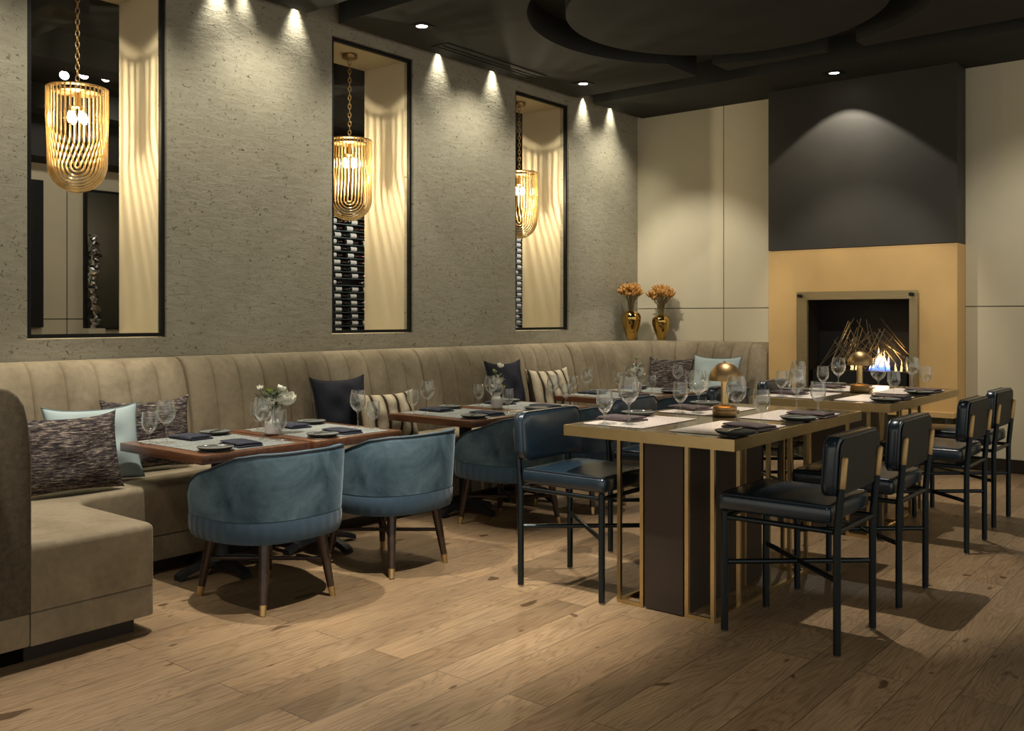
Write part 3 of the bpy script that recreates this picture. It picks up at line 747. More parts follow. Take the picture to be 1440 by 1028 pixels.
# ------------------------------------------------------------------ counter tables
CT = [(-4.0,-2.85), (-2.49,-1.33)]; CX0, CX1, CZ = 2.148, 2.80, .62
ct = thing('counter_table', '', 'table', (0,0,0), 0, 'brass edged counter tables')
L = CT[0][1]-CT[0][0]; W = CX1-CX0
e = MB()
e.box(0,W,0,.008,-.037,0); e.box(0,W,L-.008,L,-.037,0); e.box(0,.008,.008,L-.008,-.037,0); e.box(W-.008,W,.008,L-.008,-.037,0)
e.xf(Matrix.Translation((0,0,CZ))); e.build('edge_band', M['brass'], ct, smooth=False)
MB().box(.0081,W-.0081,.0081,L-.0081,CZ-.036,CZ-.0006).build('tabletop', M['tabletop'], ct, smooth=False)
bx0, bx1 = .270, .418; y0, y1 = .10, 1.0; zt = CZ-.0375
MB().box(bx0,bx1,y0,y0+.62,.004,zt).build('slab', M['slab'], ct, smooth=False)
MB().box(bx0-.01,bx1+.01,y0+.62,y1-.01,zt-.03,zt).build('top_rail', M['slab'], ct, smooth=False)
q = .0135
for sx in (0, 1):
    xa, xb = (bx0-.112, bx0-.006) if sx == 0 else (bx1+.006, bx1+.114)
    xo = xa if sx == 0 else xb-q
    for yy in (y0, y0+.43, y1-.12):
        f = MB(); f.box(xa,xa+q,yy,yy+q,.0,zt); f.box(xb-q,xb,yy,yy+q,0,zt); f.box(xa+q,xb-q,yy,yy+q,0,q); f.box(xa+q,xb-q,yy,yy+q,zt-q,zt)
        f.build('frame', M['brass'], ct, smooth=False)
    for yy in (y0+.19, y0+.62): MB().box(xo,xo+q,yy,yy+q,q+.001,zt).build('upright', M['brass'], ct, smooth=False)
    f = MB(); f.box(xo,xo+q,y0+q+.001,y0+.43-.001,0,q); f.box(xo,xo+q,y0+.43+q+.001,y1-.12-.001,0,q); f.build('floor_rail', M['brass'], ct, smooth=False)
ct.location = Vector((CX0,CT[0][0],0))*K; ct['label'] = 'long brass edged counter table with gold framed base, away from the fire'
dup(ct, (CX0,CT[1][0],0), 0, 'brass edged counter table standing right before the fireplace'.replace('right ', 'just '))

# ------------------------------------------------------------------ stools (local: faces -X, rear legs at +X)
sl = thing('counter_stool', '', 'stool', (0,0,0), 0, 'navy leather counter stools')
hx, hy, r = .18, .157, .0115
for sy in (1,-1):
    a = MB().tube([(-hx,sy*hy,.006),(-hx,sy*hy,.385)], r, 12).build('leg', M['stoolmetal'], sl)
    MB().lathe([(0,0),(.0085,0),(.0095,.0055),(0,.0058)], 12, (-hx,sy*hy)).build('foot_glide', M['steel'], a)
    a = MB().tube([(hx,sy*hy,.006),(hx,sy*hy,.36),(hx+.013,sy*hy,.497)], r, 12).build('leg', M['stoolmetal'], sl)
    MB().lathe([(0,0),(.0085,0),(.0095,.0055),(0,.0058)], 12, (hx,sy*hy)).build('foot_glide', M['steel'], a)
    MB().tube([(hx+.0131,sy*hy,.4975),(hx+.021,sy*hy,.585),(hx+.0213,sy*hy,.590)], [.0122,.0122,.008], 12).build('brass_sleeve', M['brassdark'], a)
m = MB(); zr = .366; rr = .0085
for sy in (1,-1): m.tube([(-hx+.01,sy*hy,zr),(hx-.01,sy*hy,zr)], rr, 10)
for sx in (1,-1): m.tube([(sx*hx,-hy+.01,zr),(sx*hx,hy-.01,zr)], rr, 10)
m.build('seat_frame', M['stoolmetal'], sl)
m = MB(); m.tube([(-hx+.008,-hy+.007,.222),(hx-.008,hy-.007,.222)], .0085, 10); m.tube([(-hx+.008,hy-.007,.2225),(hx-.008,-hy+.007,.2225)], .0085, 10); m.build('stretcher', M['stoolmetal'], sl)
# leather seat: crowned cushion with welt
def cushion(mb, x0, x1, y0, y1, z0, z1, r, crown, n=14):
    bm = bmesh.new(); bmesh.ops.create_cube(bm, size=1)
    for v in bm.verts: v.co = Vector(((x0+x1)/2+v.co.x*(x1-x0), (y0+y1)/2+v.co.y*(y1-y0), (z0+z1)/2+v.co.z*(z1-z0)))
    bmesh.ops.bevel(bm, geom=bm.edges[:], offset=r, segments=4, profile=.5, affect='EDGES')
    for ax in (0,1):
        lo, hi = (x0,x1) if ax == 0 else (y0,y1)
        for k in range(1, n):
            c = [0,0,0]; c[ax] = lo+(hi-lo)*k/n; nn = [0,0,0]; nn[ax] = 1
            bmesh.ops.bisect_plane(bm, geom=bm.verts[:]+bm.edges[:]+bm.faces[:], plane_co=c, plane_no=nn)
    for v in bm.verts:
        u = (v.co.x-(x0+x1)/2)/((x1-x0)/2); w = (v.co.y-(y0+y1)/2)/((y1-y0)/2)
        if v.co.z > (z0+z1)/2: v.co.z += crown*(1-u*u)*(1-w*w)
        k = (v.co.z-z0)/(z1-z0); b = .006*math.sin(PI*min(1,max(0,k)))
        v.co.x += b*u*abs(u)**3; v.co.y += b*w*abs(w)**3
    return mb.bm(bm)
seat = cushion(MB(), -hx-.014, hx-.018, -hy-.012, hy+.012, .3865, .442, .013, .016).build('seat', M['leather'], sl, sharp=60)
zt = .4395; m = MB(); xx0, xx1, yy0, yy1, c = -hx-.012, hx-.020, -hy-.010, hy+.010, .012
loop = arc(xx1-c,yy1-c,c,0,PI/2,4)+arc(xx0+c,yy1-c,c,PI/2,PI,4)+arc(xx0+c,yy0+c,c,PI,1.5*PI,4)+arc(xx1-c,yy0+c,c,1.5*PI,2*PI,4)
m.tube([(x,y,zt) for x,y in loop], .003, 6, closed=True); m.build('welt', M['leatheredge'], seat)
# backrest pad: rounded rectangle in YZ, slight curve
def backpad():
    m = MB(); hw, z0, z1, cr = .188, .470, .648, .04; n = 8
    loop = []
    for (cy_, cz_, a0) in ((hw-cr, z1-cr, 0), (-hw+cr, z1-cr, PI/2), (-hw+cr, z0+cr, PI), (hw-cr, z0+cr, 1.5*PI)):
        for k in range(n+1): a = a0+PI/2*k/n; loop.append((cy_+cr*math.cos(a), cz_+cr*math.sin(a)))
    rows = []; zc = (z0+z1)/2
    for f, x in ((.02,.0250),(.2,.0250),(.4,.0250),(.6,.0250),(.75,.0250),(.86,.0248),(.91,.0240),(.96,.0205),(.985,.017),(1,.011),(1,-.009),(.985,-.015),(.96,-.0195),(.92,-.0235),(.87,-.0262),(.80,-.0282),(.7,-.0300),(.6,-.0312),(.5,-.0320),(.4,-.0326),(.3,-.0330),(.2,-.0332),(.1,-.0334),(.02,-.0334)):
        rows.append([(hx-.017+(x if x > -.0262 else -.0262-.008*(1-(y*f/hw)**2)*(1-((z-zc)*f/(z1-zc))**2)+.008*(1-(y*.87/hw)**2)*(1-((z-zc)*.87/(z1-zc))**2)*max(0,(f-.5)/.37))+.06*((z-zc)*f+zc-.5), y*f, zc+(z-zc)*f) for y, z in loop])
    m.grid(rows, closed_v=True, cap=True); return m, loop
m, loop = backpad(); bk = m.build('backrest', M['leather'], sl, sharp=60)
w = MB()
for xo in (.018,-.018): w.tube([(hx-.017+xo+.06*(z-.5), y*.985, (z-.559)*.985+.559) for y, z in loop], .003, 6, closed=True)
w.build('welt', M['leatheredge'], bk)
rp = MB(); zc = .559
rp.grid([[(hx-.017+x+.06*((z-zc)*f+zc-.5), y*f, zc+(z-zc)*f) for y, z in loop] for f, x in ((.02,.0255),(.92,.0255),(.93,.0275),(.92,.0290),(.5,.0290),(.02,.0290))], closed_v=True, cap=True)
rp.build('rear_panel', M['leatherback'], bk, sharp=30)
STL = [
 (2.918,-3.785,0,'navy leather counter stool, front of the outer row, far from fire'),
 (2.918,-3.20,0,'navy leather counter stool second in the outer row'),
 (2.908,-2.25,0,'navy leather counter stool third in the outer row, brass topped posts'),
 (2.883,-1.64,0,'navy leather counter stool last in the outer row by the cream wall'),
 (2.10,-3.80,PI,'navy leather counter stool on inner side, beside third tub chair'),
 (2.085,-3.17,PI,'navy leather counter stool on inner side, second from the open end'),
 (2.085,-2.25,PI,'navy leather counter stool on inner side of the table before the fireplace, first'),
 (2.085,-1.66,PI,'navy leather counter stool on inner side by the banquette corner and fireplace')]
for i, (x, y, rz, lab) in enumerate(STL):
    if i == 0: sl.location = Vector((x,y,0))*K; sl['label'] = lab
    else: dup(sl, (x,y,0), rz, lab)

# ------------------------------------------------------------------ tableware
def glass_profile(h, rb, rim, foot, bz):
    # outer then inner, closed
    o = [(0,.0),(foot,.0),(foot,.0018),(foot*.6,.004),(.0035,.010),(.0028,bz*.5),(.0032,bz*.9),(.008,bz),(rb*.62,bz+(h-bz)*.12),(rb*.92,bz+(h-bz)*.3),(rb,bz+(h-bz)*.45),(rb*.97,bz+(h-bz)*.65),(rim,h)]
    i = [(rim-.0012,h),(rb*.97-.0012,bz+(h-bz)*.65),(rb-.0012,bz+(h-bz)*.45),(rb*.92-.0012,bz+(h-bz)*.31),(rb*.62-.001,bz+(h-bz)*.14),(.004,bz+.004),(0,bz+.003)]
    return o+i
def make(name, parts, label, cat, loc):
    o = thing(name, label, cat, loc)
    return o
PROTO = {}
def first_or_dup(key, builder, loc, rz, label, group):
    if key not in PROTO:
        o = builder(); PROTO[key] = o; o.location = Vector(loc)*K; o.rotation_euler = (0,0,rz); o['label'] = label; o['group'] = group; return o
    return dup(PROTO[key], loc, rz, label, group)
def b_tall():
    o = MB().lathe(glass_profile(.168,.036,.028,.030,.074), 32).build('wine_glass', M['glass'], sharp=70); o['category'] = 'glass'; return o
def b_small():
    o = MB().lathe(glass_profile(.122,.030,.0265,.026,.040), 32).build('water_glass', M['glass'], sharp=70); o['category'] = 'glass'; return o
def b_plate():
    o = thing('side_plate', '', 'plate')
    MB().lathe([(0,0),(.040,0),(.058,.006),(.066,.013),(.067,.015),(.0655,.0152),(.0645,.014)], 40).build('body', M['stoneware'], o)
    MB().lathe([(.0645,.0141),(.057,.0085),(.040,.0042),(0,.004)], 40).build('glaze', M['plateinner'], o, recalc=False); return o
def b_knife():
    o = thing('butter_knife', '', 'knife')
    MB().rbox(-.002,.058,-.0045,.0045,0,.0022,.0008,1).build('blade', M['steel'], o); MB().rbox(-.062,-.0025,-.0035,.0035,0,.0035,.0012,1).build('handle', M['steel'], o); return o
def napkin_mesh(seed):
    r = random.Random(seed); m = MB()
    def slabf(x0,x1,y0,y1,z0,z1,bend):
        n = 10; rows = []
        for j in range(n+1):
            u = j/n; y = y0+(y1-y0)*u; row = []
            dz = bend*math.sin(u*PI*1.3+.4)*.5
            for (x, z) in ((x0,z0),(x0-.002,(z0+z1)/2),(x0,z1),((x0+x1)/2,z1+.0015),(x1,z1),(x1+.002,(z0+z1)/2),(x1,z0)):
                row.append((x+.0015*math.sin(u*7+z*500), y, max(.0004 if z0 < .003 and z == z0 else 0, z+(dz if z > z0+.001 else 0))))
            rows.append(row)
        m.grid(rows, closed_v=True, cap=True)
    slabf(-.048,.048,-.082,.082,.0004,.0058,.001); slabf(-.044,.046,-.078,.070,.0095,.0145,.002)
    slabf(-.05,-.043,-.078,.07,.004,.013,.001)
    return m
def b_napkin(mat): 
    def f():
        o = napkin_mesh(1).build('napkin', mat, sharp=60); o['category'] = 'napkin'; return o
    return f
def b_mat(mat, wx, wy):
    def f():
        o = MB().rbox(-wx/2,wx/2,-wy/2,wy/2,0,.0012,.012,3,axes='z').build('placemat', mat, smooth=False); o['category'] = 'placemat'; return o
    return f
gap = .0006
rng = random.Random(11)
def setting(side, xc, yc, z, facing, where, kind):
    """facing +1: the sitter looks to +X (sits on the -X side)"""
    f = facing
    mat = M['matgrey'] if kind == 'wood' else M['matpink']
    wx, wy = (.255,.385) if kind == 'wood' else (.25,.39)
    g = lambda s: s+(' on wooden tables' if kind == 'wood' else ' on counter tables')
    first_or_dup('mat'+kind, b_mat(mat,wx,wy), (xc,yc,z+gap), 0, ('grey' if kind == 'wood' else 'rosy beige')+' speckled placemat, '+where, g('placemats'))
    zz = z+gap+.0012+gap
    P = lambda dx, dy: (xc+f*dx, yc-f*dy)   # dx away from sitter, dy to the sitter's right hand
    j = lambda s=.006: rng.uniform(-s,s)
    if kind == 'wood': pl, na, g1, g2 = (-.075,-.135), (-.035,.005), (.03,.150), (-.01,.168)
    else: pl, na, g1, g2 = (-.10,-.16), (-.07,.025), (.03,.135), (-.005,.165)
    x, y = P(pl[0]+j(), pl[1]+j())
    first_or_dup('plate', b_plate, (x,y,zz), 0, 'small dark stoneware plate, '+where, g('plates'))
    first_or_dup('knife', b_knife, (x+f*.004,y+.006,zz+.0158), D(rng.uniform(55,125)), 'small butter knife lying across plate, '+where, g('knives'))
    x, y = P(na[0]+j(), na[1]+j())
    nk = 'napkin'+kind
    first_or_dup(nk, b_napkin(M['napkin'] if kind == 'wood' else M['napkinrose']), (x,y,zz), (0 if f > 0 else PI)+D(rng.uniform(-8,8))+(D(90) if kind == 'wood' else D(80)), ('slate blue' if kind == 'wood' else 'mauve grey')+' folded napkin, '+where, g('napkins'))
    x, y = P(g1[0]+j(), g1[1]+j()); first_or_dup('tall', b_tall, (x,y,zz), 0, 'tall wine glass, '+where, g('wine glasses'))
    x, y = P(g2[0]+j()-.03, g2[1]+j()+.012); first_or_dup('small', b_small, (x,y,zz), 0, 'short stemmed water glass, '+where, g('water glasses'))
for i, (a, b) in enumerate(TY):
    yc = (a+b)/2
    setting('wall', TX0+.155, yc, TZ, 1, 'banquette side of %s wooden table from open end' % ORD[i], 'wood')
    setting('aisle', TX1-.155, yc, TZ, -1, 'chair side of %s wooden table from open end' % ORD[i], 'wood')
for i, (a, b) in enumerate(CT):
    nm = ('counter table away from fire', 'counter table by fireplace')[i]
    for k, yy in enumerate((a+.265, a+.79)):
        en = ('entrance end', 'fireplace end')[k]
        setting('l', CX0+.155, yy, CZ, 1, 'banquette side, %s of %s' % (en, nm), 'counter')
        setting('r', CX1-.150, yy, CZ, -1, 'outer side, %s of %s' % (en, nm), 'counter')

# ------------------------------------------------------------------ mushroom lamps
lp = thing('table_lamp', '', 'lamp', (0,0,0), 0, 'cordless brass lamps')
MB().lathe([(0,.0005),(.045,.0005),(.0465,.003),(.0465,.022),(.044,.0245),(.0455,.026),(.0455,.036),(.042,.039),(.018,.041),(.0165,.046)], 40).build('base', M['brassdark'], lp)
MB().lathe([(.0145,.0465),(.0145,.138)], 24).build('stem', M['brass'], lp)
MB().lathe([(.0,.1382),(.016,.1382),(.016,.142),(0,.143)], 24).build('lamp_head', M['led'], lp)
dome = [(.0595,.136)]+[(.0595*math.cos(a), .140+.066*math.sin(a)) for a in [PI/2*k/14 for k in range(15)]]
inn = [(.0575*math.cos(a), .139+.064*math.sin(a)) for a in [PI/2*k/14 for k in range(14,-1,-1)]]
sh = MB().lathe(dome+inn, 48, closed=True).build('shade', M['brassdark'], lp)
MB().lathe([(.0045,.2055),(.004,.2105),(0,.2115)], 12).build('finial', M['brassdark'], sh)
MB().tube([(.0605*math.cos(a)+.004, 0, .138+.066*math.sin(a)) for a in [PI/2*k/14 for k in range(-1,15)]], .0018, 6).build('guide_wire', M['brassdark'], sh)
MB().tube([(.010,0,.142),(.012,0,.2)], .003, 6).build('support', M['brassdark'], lp)
MB().rbox(.046,.056,-.008,.008,.010,.024,.002,2).build('switch', M['brassdark'], lp)
point('lamp_light', (0,0,.152), 3, (1,.72,.42), .008, lp)
lp.location = Vector((2.455,-3.37,CZ))*K; lp.rotation_euler = (0,0,D(20)); lp['label'] = 'brass dome table lamp on the counter table away from the fire'
dup(lp, (2.46,-1.875,CZ), D(35), 'brass dome table lamp on the counter table before the fireplace')

# ------------------------------------------------------------------ flowers
def petal_flower(r, layers, mat, name, parent, loc, tilt=(0,0)):
    m = MB(); rnd = random.Random(name+str(loc))
    for L in range(layers):
        n = 5+L; rr = r*(.35+.65*(L+1)/layers); op = .25+.75*L/max(1,layers-1)
        for k in range(n):
            a = 2*PI*(k+.5*L)/n+rnd.uniform(-.15,.15); rows = []
            for i in range(6):
                u = i/5; el = -PI/2+u*(PI*.72-op*.35); row = []
                for j in range(5):
                    w = (j/4-.5)*1.5*(math.sin(PI*min(1,u*.85+.1))**.7)
                    q = rr*(math.cos(el)*.95+.03*op*u); zz = rr*(math.sin(el))*.85+(rnd.uniform(-.03,.03)*r if i == 5 else 0)
                    row.append((q*math.cos(a+w*.8), q*math.sin(a+w*.8), zz))
                rows.append(row)
            m.grid(rows)
    m.xf(Matrix.Translation(loc) @ Euler((tilt[0],tilt[1],0)).to_matrix().to_4x4())
    return m.build(name, mat, parent, sharp=80, recalc=False)
def leaf(m, base, d, ln, w, droop=.3):
    d = Vector(d).normalized(); side = d.cross(Vector((0,0,1)))
    if side.length < 1e-3: side = Vector((1,0,0))
    side.normalize(); rows = []
    for i in range(7):
        u = i/6; p = Vector(base)+d*ln*u+Vector((0,0,-droop*ln*u*u)); ww = w*math.sin(PI*min(1,u*.93+.07))
        up = Vector((0,0,.25*ww)); rows.append([tuple(p-side*ww+up), tuple(p), tuple(p+side*ww+up)])
    m.grid(rows)
def jug():
    pr = [(0,.0005),(.036,.0005),(.0385,.004)]
    for k in range(9): z = .008+k*.0052; pr += [(.0405,z),(.039,z+.0026)]
    pr += [(.0385,.058),(.032,.064),(.022,.068),(.020,.074),(.021,.086),(.0225,.089),(.020,.089),(.0185,.084),(.018,.07),(0,.066)]
    return MB().lathe(pr, 40)
VS = [(.829,-4.295,'white ribbed jug with full bouquet between first and second wooden tables',0), (.845,-2.85,'white ribbed jug between third and fourth wooden tables',1), (.845,-1.42,'white ribbed jug between fifth and sixth wooden tables',2)]
VS[0] = (.829,-4.262,VS[0][2],0); VS[1] = (.845,-2.815,VS[1][2],1); VS[2] = (.845,-1.387,VS[2][2],2)
jp = None
for x, y, lab, kind in VS:
    sx = x
    z = TZ+.0018+gap*2+.0006
    if jp is None: jp = jug().xf(Matrix.Diagonal((.84,.84,.96,1))).build('flower_jug', M['ceramic'], sharp=60, loc=(x,y,z)); tag(jp, lab, 'vase', 'white jugs on wooden tables'); 
    else:
        dup(jp, (x,y,z), 0, lab).scale = (.92,.92,1)
    fl = thing('flower_bouquet', ['full bouquet of white roses and grey green leaves in white jug', 'slim bouquet of one white bloom and tall lily bud', 'round bouquet of small white blooms with yellow button on top'][kind], 'flowers', (x,y,z))
    rn = random.Random(kind+5)
    blooms = [[(.055,.028,.155,.036,4,M['petal']),(.0,.0,.150,.030,4,M['petal']),(-.012,-.012,.185,.014,3,M['petalgreen']),(.045,-.01,.195,.017,2,M['petal']),(-.055,.0,.20,.012,2,M['petal']),(-.035,.005,.115,.012,2,M['petal']),(-.02,-.02,.11,.011,2,M['petal'])],
              [(.005,.005,.160,.026,4,M['petal']),(-.03,.0,.125,.012,2,M['petal']),(-.02,.02,.205,.012,2,M['petalgreen']),(.015,.03,.235,.016,2,M['petal']),(.04,.0,.12,.013,2,M['petalgreen'])],
              [(0,0,.155,.022,3,M['petal']),(.03,.015,.15,.020,3,M['petal']),(-.03,.005,.145,.020,3,M['petal']),(.0,-.02,.175,.018,3,M['petal']),(-.005,.0,.225,.012,2,M['petalgreen']),(.03,-.02,.125,.016,3,M['petal']),(-.03,-.02,.12,.014,3,M['petal'])]][kind]
    sm = MB()
    for (bx,by,bz,br,bl,bmat) in blooms:
        # camera sees along -X: spread sideways in Y
        px, py = .35*by+.2*bx, bx
        petal_flower(br*1.2, bl, bmat, 'blossom', fl, (px,py,bz), (rn.uniform(-.4,.4), rn.uniform(.1,.5)))
        sm.tube([(px*.08,py*.08,.069),(px*.14,py*.14,.098),(px*.55,py*.55,.098+(bz-.098)*.5),(px,py,bz-br*.8)], .0014, 5)
    sm.build('stem', M['leaf'], fl)
    lm = MB(); lg = MB()
    nl = (110,26,34)[kind]
    for q in range(nl):
        a = rn.uniform(0,2*PI); el = rn.uniform(.1,1.2); r0 = rn.uniform(.0,(.050,.045,.045)[kind]); ln = rn.uniform(.02,.045)
        sp = (1.0,.6,.75)[kind]
        base = (r0*math.cos(a)*sp, r0*math.sin(a)*sp, .108+rn.uniform(0,.07)); leaf(lm if q%2 else lg, base, (math.cos(a)*math.cos(el), math.sin(a)*math.cos(el), math.sin(el)), ln, rn.uniform(.003,.008))
    if kind == 0:
        for q in range(16):
            a = -PI/2+rn.uniform(-.6,.6); b = (rn.uniform(-.01,.01),-.05+rn.uniform(-.02,.01),.145+rn.uniform(-.02,.04)); leaf(lg, b, (rn.uniform(-.3,.3),-.8,rn.uniform(-.1,.9)), .04, .0022, .1)
    lm.build('foliage', M['leaf'], fl, recalc=False); lg.build('foliage', M['leafgrey'], fl, recalc=False)

# gold vases with dried flowers
for i, (x, y, h, r, lab, labf, fh, fr) in enumerate(((.125,-.30,.232,.079,'taller gold vase on the banquette ledge against the plaster wall','taller bunch of amber dried flowers in the larger gold vase',.23,.082), (.295,-.125,.20,.073,'smaller gold vase on the banquette ledge against cream panels','shorter bunch of amber dried flowers in the smaller gold vase',.25,.088))):
    z0 = .8165
    cp = [(0,.40),(.1,.48),(.25,.63),(.4,.785),(.55,.915),(.68,.985),(.765,1),(.84,.97),(.905,.87),(.95,.72),(.978,.57),(.99,.50),(1,.49)]
    def vr(t):
        for (ta, ra), (tb, rb) in zip(cp, cp[1:]):
            if t <= tb: u = (t-ta)/(tb-ta); return ra+(rb-ra)*u
        return cp[-1][1]
    pr = [(0,0)]+[(.079*(vr(max(0,t-.02))+vr(t)+vr(min(1,t+.02)))/3, .2325*t) for t in [k/40 for k in range(41)]]+[(.036,.2325),(.035,.224),(.045,.205),(.03,.12),(0,.06)]
    m = MB(); n = 64; rows = []
    for rr, z in pr: rows.append([(rr*r/.079*(1-.02*(k%4 == 0))*math.cos(2*PI*k/n), rr*r/.079*(1-.02*(k%4 == 0))*math.sin(2*PI*k/n), z*h/.2325) for k in range(n)])
    m.grid(rows, closed_v=True); o = m.build('gold_vase', M['goldvase'], sharp=70, loc=(x,y,z0)); tag(o, lab, 'vase', 'gold vases')
    fl = thing('dried_flowers', labf, 'dried flowers', (x,y,z0), 0, 'dried flower bunches')
    rn = random.Random(31+i); sm = MB(); bud = None
    prof = [(0,0),(.0055,.005),(.009,.017),(.0075,.034),(.003,.052),(0,.058)]
    for q in range(58):
        a = rn.uniform(0,2*PI); u = math.sqrt(rn.random()); rad = fr*u; zz = h+fh*(.34+.47*math.sqrt(max(0,1-u*u*.75))*rn.uniform(.62,1.0))
        px, py = rad*math.cos(a), rad*math.sin(a)
        sm.tube([(px*.16,py*.16,h-.06),(px*.38,py*.38,h+.08),(px*.8,py*.8,zz-.02),(px,py,zz)], .0016, 5)
        tl = Euler((-py/fr*.7+rn.uniform(-.3,.3), px/fr*.7+rn.uniform(-.3,.3), rn.uniform(0,6)))
        if bud is None:
            m = MB()
            for t in range(5):
                b = MB().lathe(prof, 7); b.xf(Matrix.Rotation(2*PI*t/5, 4, 'Z') @ Matrix.Rotation(.5, 4, 'Y')); m.add(b.v, b.f)
            bud = m.build('bud', M['dried'], fl, loc=(px,py,zz)); bud.rotation_euler = tl
        else:
            c = bud.copy(); COL.objects.link(c); c.location = Vector((px,py,zz))*K; c.rotation_euler = tl
    sm.build('stem', M['driedstem'], fl)

# ------------------------------------------------------------------ fireplace
FX0, FX1, FYF = 1.2345, 2.512, -.204
fp = thing('fireplace', 'tall fireplace with ochre surround, dark chimney breast and gas fire', 'fireplace', (0,0,0))
OX0, OX1, OZ0, OZ1 = 1.528, 2.228, .50, 1.126
ZS = 1.482
s = MB()
s.box(FX0,OX0,FYF,-.0005,.388,ZS-.004); s.box(OX1,FX1,FYF,-.0005,.388,ZS-.004); s.box(OX0,OX1,FYF,-.0005,OZ1,ZS-.004); s.box(OX0,OX1,FYF,-.0005,.388,OZ0)
s.build('surround', M['goldplaster'], fp, smooth=False)
MB().box(FX0,FX1,FYF-.004,-.0005,ZS,ZC-.001).build('chimney_breast', M['breast'], fp, smooth=False)
MB().box(FX0-.01+.011,FX1,FYF-.085,-.0005,.355,.3875).build('hearth_ledge', M['goldplaster'], fp, smooth=False)
MB().box(FX0+.02,FX1-.06,FYF-.05,-.0005,0.001,.3545).build('hearth_base', M['stoneblack'], fp, smooth=False)
fr = MB(); a0, a1, zt = 1.455, 2.275, 1.178; yf0, yf1 = FYF-.028, FYF-.018
fr.box(a0,OX0+.004,yf0,yf1,.39,zt); fr.box(OX1-.004,a1,yf0,yf1,.39,zt); fr.box(OX0+.004,OX1-.004,yf0,yf1,OZ1-.004,zt); fr.box(OX0+.004,OX1-.004,yf0,yf1,.39,OZ0)
fr.build('frame', M['brushedbronze'], fp, smooth=False)
for x in (a0+.032, a1-.032):
    MB().tube([(x,FYF-.0005,zt-.028),(x,yf0-.038,zt-.028)], .013, 16).build('knob', M['black'], fp)
# firebox (inside the surround)
fb = MB(); yb = -.002; w = .006
fb.box(OX0+.0005,OX1-.0005,yb-.004,yb,OZ0+.0005,OZ1-.0005); fb.box(OX0+.0005,OX0+w,FYF+.002,yb-.0041,OZ0+.0005,OZ1-.0005); fb.box(OX1-w,OX1-.0005,FYF+.002,yb-.0041,OZ0+.0005,OZ1-.0005)
fb.box(OX0+w+.0001,OX1-w-.0001,FYF+.002,yb-.0041,OZ1-w,OZ1-.0005); fb.box(OX0+w+.0001,OX1-w-.0001,FYF+.002,yb-.0041,OZ0+.0005,OZ0+w); fb.build('firebox', M['black'], fp, smooth=False)
bn = MB().box(OX0+.03,OX1-.03,FYF+.012,-.02,OZ0+.0065,.632).build('burner', M['black'], fp, smooth=False)
rn = random.Random(5)
def flame(x, y, z, h, w):
    m = MB(); rows = []; ph = rn.uniform(0,6)
    for i in range(12):
        u = i/11; r = w*(math.sin(PI*min(1,.22+u*.78))**.8)*(1-u*.35)*(.25+.75*(1-u)); ox = .18*w*math.sin(u*5+ph)
        rows.append([(x+ox+r*math.cos(2*PI*k/8), y+r*.5*math.sin(2*PI*k/8), z+h*u) for k in range(8)])
    m.grid(rows, closed_v=True, cap=True); m.build('flame', M['flame'] if w > .0155 else M['ember'], bn)
for x, h, w in ((1.80,.10,.014),(1.825,.07,.010),(1.925,.07,.016),(1.95,.09,.017),(1.972,.17,.025),(1.998,.13,.022),(2.022,.15,.024),(2.045,.11,.019),(2.10,.06,.010),(2.135,.085,.009),(2.165,.075,.008),(2.20,.09,.009)):
    flame(x, -.09+rn.uniform(-.02,.02), .633, h, w)
tw = thing('fire_sculpture', 'pyramid of crossed bronze rods standing over the gas flames', 'sculpture', (1.90,-.11,.633))
m = MB()
for k in range(64):
    x0 = rn.uniform(-.33,.30); ang = rn.choice((1,-1))*rn.uniform(.45,1.05); top = .30*(1-abs(x0-.02)/.45); ln = rn.uniform(.12,.34)
    z0 = rn.uniform(0,.08) if rn.random() < .7 else rn.uniform(.05,.16); x1 = x0+ln*math.sin(ang)*.8; z1 = z0+ln*math.cos(ang)
    lim = .40*(1-abs(x1)/.38)
    if abs(x1) > .31 or z1 > lim+.05: 
        x1 = x0*.35; z1 = min(z1,.36)
    y0 = rn.choice((-.06,-.05,-.04,-.035,.06,.075)); y1 = y0+rn.uniform(-.008,.008); m.tube([(x0,y0,z0+.001),(x1,y1,z1)], .0022, 5)
m.build('rods', M['twig'], tw)
point('fire_light', (2.0,-.105,.72), 5.0, (1,.55,.2), .05)

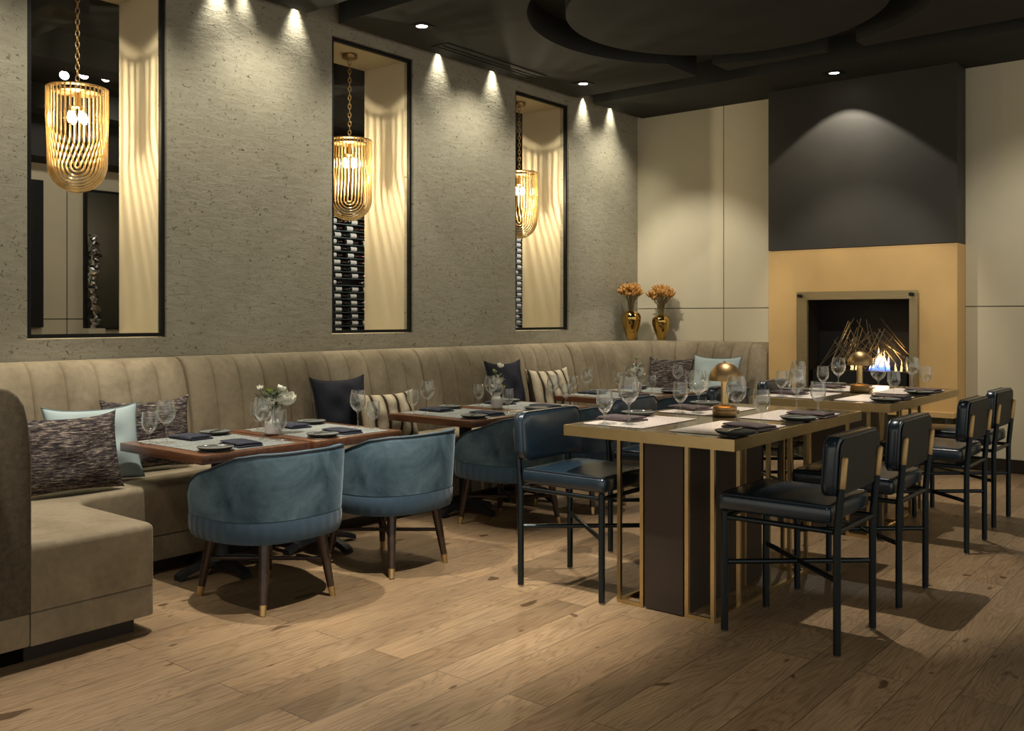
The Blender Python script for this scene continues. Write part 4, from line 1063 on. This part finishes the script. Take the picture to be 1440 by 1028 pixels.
# ------------------------------------------------------------------ lighting
W = (1,.92,.79)
for y in (-5.4,-4.55,-3.75,-2.914,-2.1,-1.27,-.5):
    spot('downlight_and_fill_spot', (.40,y,2.62), (0,y,1.75), 62, 100, 1, (1,.94,.76), .03)  # some match recessed downlights; the ones between are added for a broad wall glow
for y, e in ((-3.98,9),(-3.50,9),(-3.83,4),(-2.387,10),(-1.86,10),(-.79,11),(-.413,9),(-5.15,9),(-5.6,9)):
    spot('wall_washer', (.028,y,2.69), (.012,y,0), e*4.2, 66, 1, (1,.95,.78), .02)
    pass
def down(x, y, watts, ang, blend=.35, tx=None, ty=None, r=.02):
    watts *= .72
    spot('downlight_and_fill_spot', (x,y,2.62), (x if tx is None else tx, y if ty is None else ty, 0), watts, ang, blend, W, r)
down(1.15,-4.88,560,72,.5); down(2.45,-4.62,900,44,.8,1.80,-4.22)
down(1.15,-3.10,230,58); down(2.50,-3.05,420,48)
down(1.10,-1.45,230,60); down(2.45,-1.50,330,50)
down(.376,-2.93,60,70); down(1.805,-.448,110,100,.05)
spot('downlight_and_fill_spot', (.336,-1.27,2.62), (.62,0,.75), 150, 62, .6, W, .02)
spot('downlight_and_fill_spot', (3.4,-1.5,2.62), (3.1,0,.9), 120, 70, .8, W, .02)  # unseen spot added to brighten the cream wall beside the fireplace
down(3.5,-5.2,130,75,.8); down(1.2,-5.9,170,75,.8)
spot('downlight_and_fill_spot', (1.95,-1.75,2.62), (1.87,-.2,1.0), 170, 46, .6, W, .02)  # fill added to brighten the ochre surround; no fixture at this spot
# room beyond
spot('beyond_spot', (-1.9,-3.6,2.45), (FW,-2.9,1.5), 60, 90, .6, W, .05)
spot('beyond_spot', (-2.3,.2,2.4), (FW,-.05,1.3), 120, 80, .6, (1,.95,.85), .05)
spot('beyond_spot', (-2.3,2.95,2.4), (FW,2.95,1.3), 120, 80, .6, (1,.95,.85), .05)
wd = bpy.data.worlds.new('world'); sc.world = wd; wd.use_nodes = True
bg = wd.node_tree.nodes['Background']; bg.inputs[0].default_value = (1,.93,.80,1); bg.inputs[1].default_value = .8

sc.view_settings.view_transform = 'Standard'; sc.view_settings.look = 'None'; sc.view_settings.gamma = 1; sc.view_settings.exposure = .14; sc.view_settings.use_curve_mapping = False
sc.cycles.use_denoising = True; sc.cycles.max_bounces = 8; sc.cycles.transparent_max_bounces = 24; sc.cycles.sample_clamp_indirect = 4; sc.cycles.caustics_reflective = False; sc.cycles.caustics_refractive = False
bpy.context.view_layer.update()
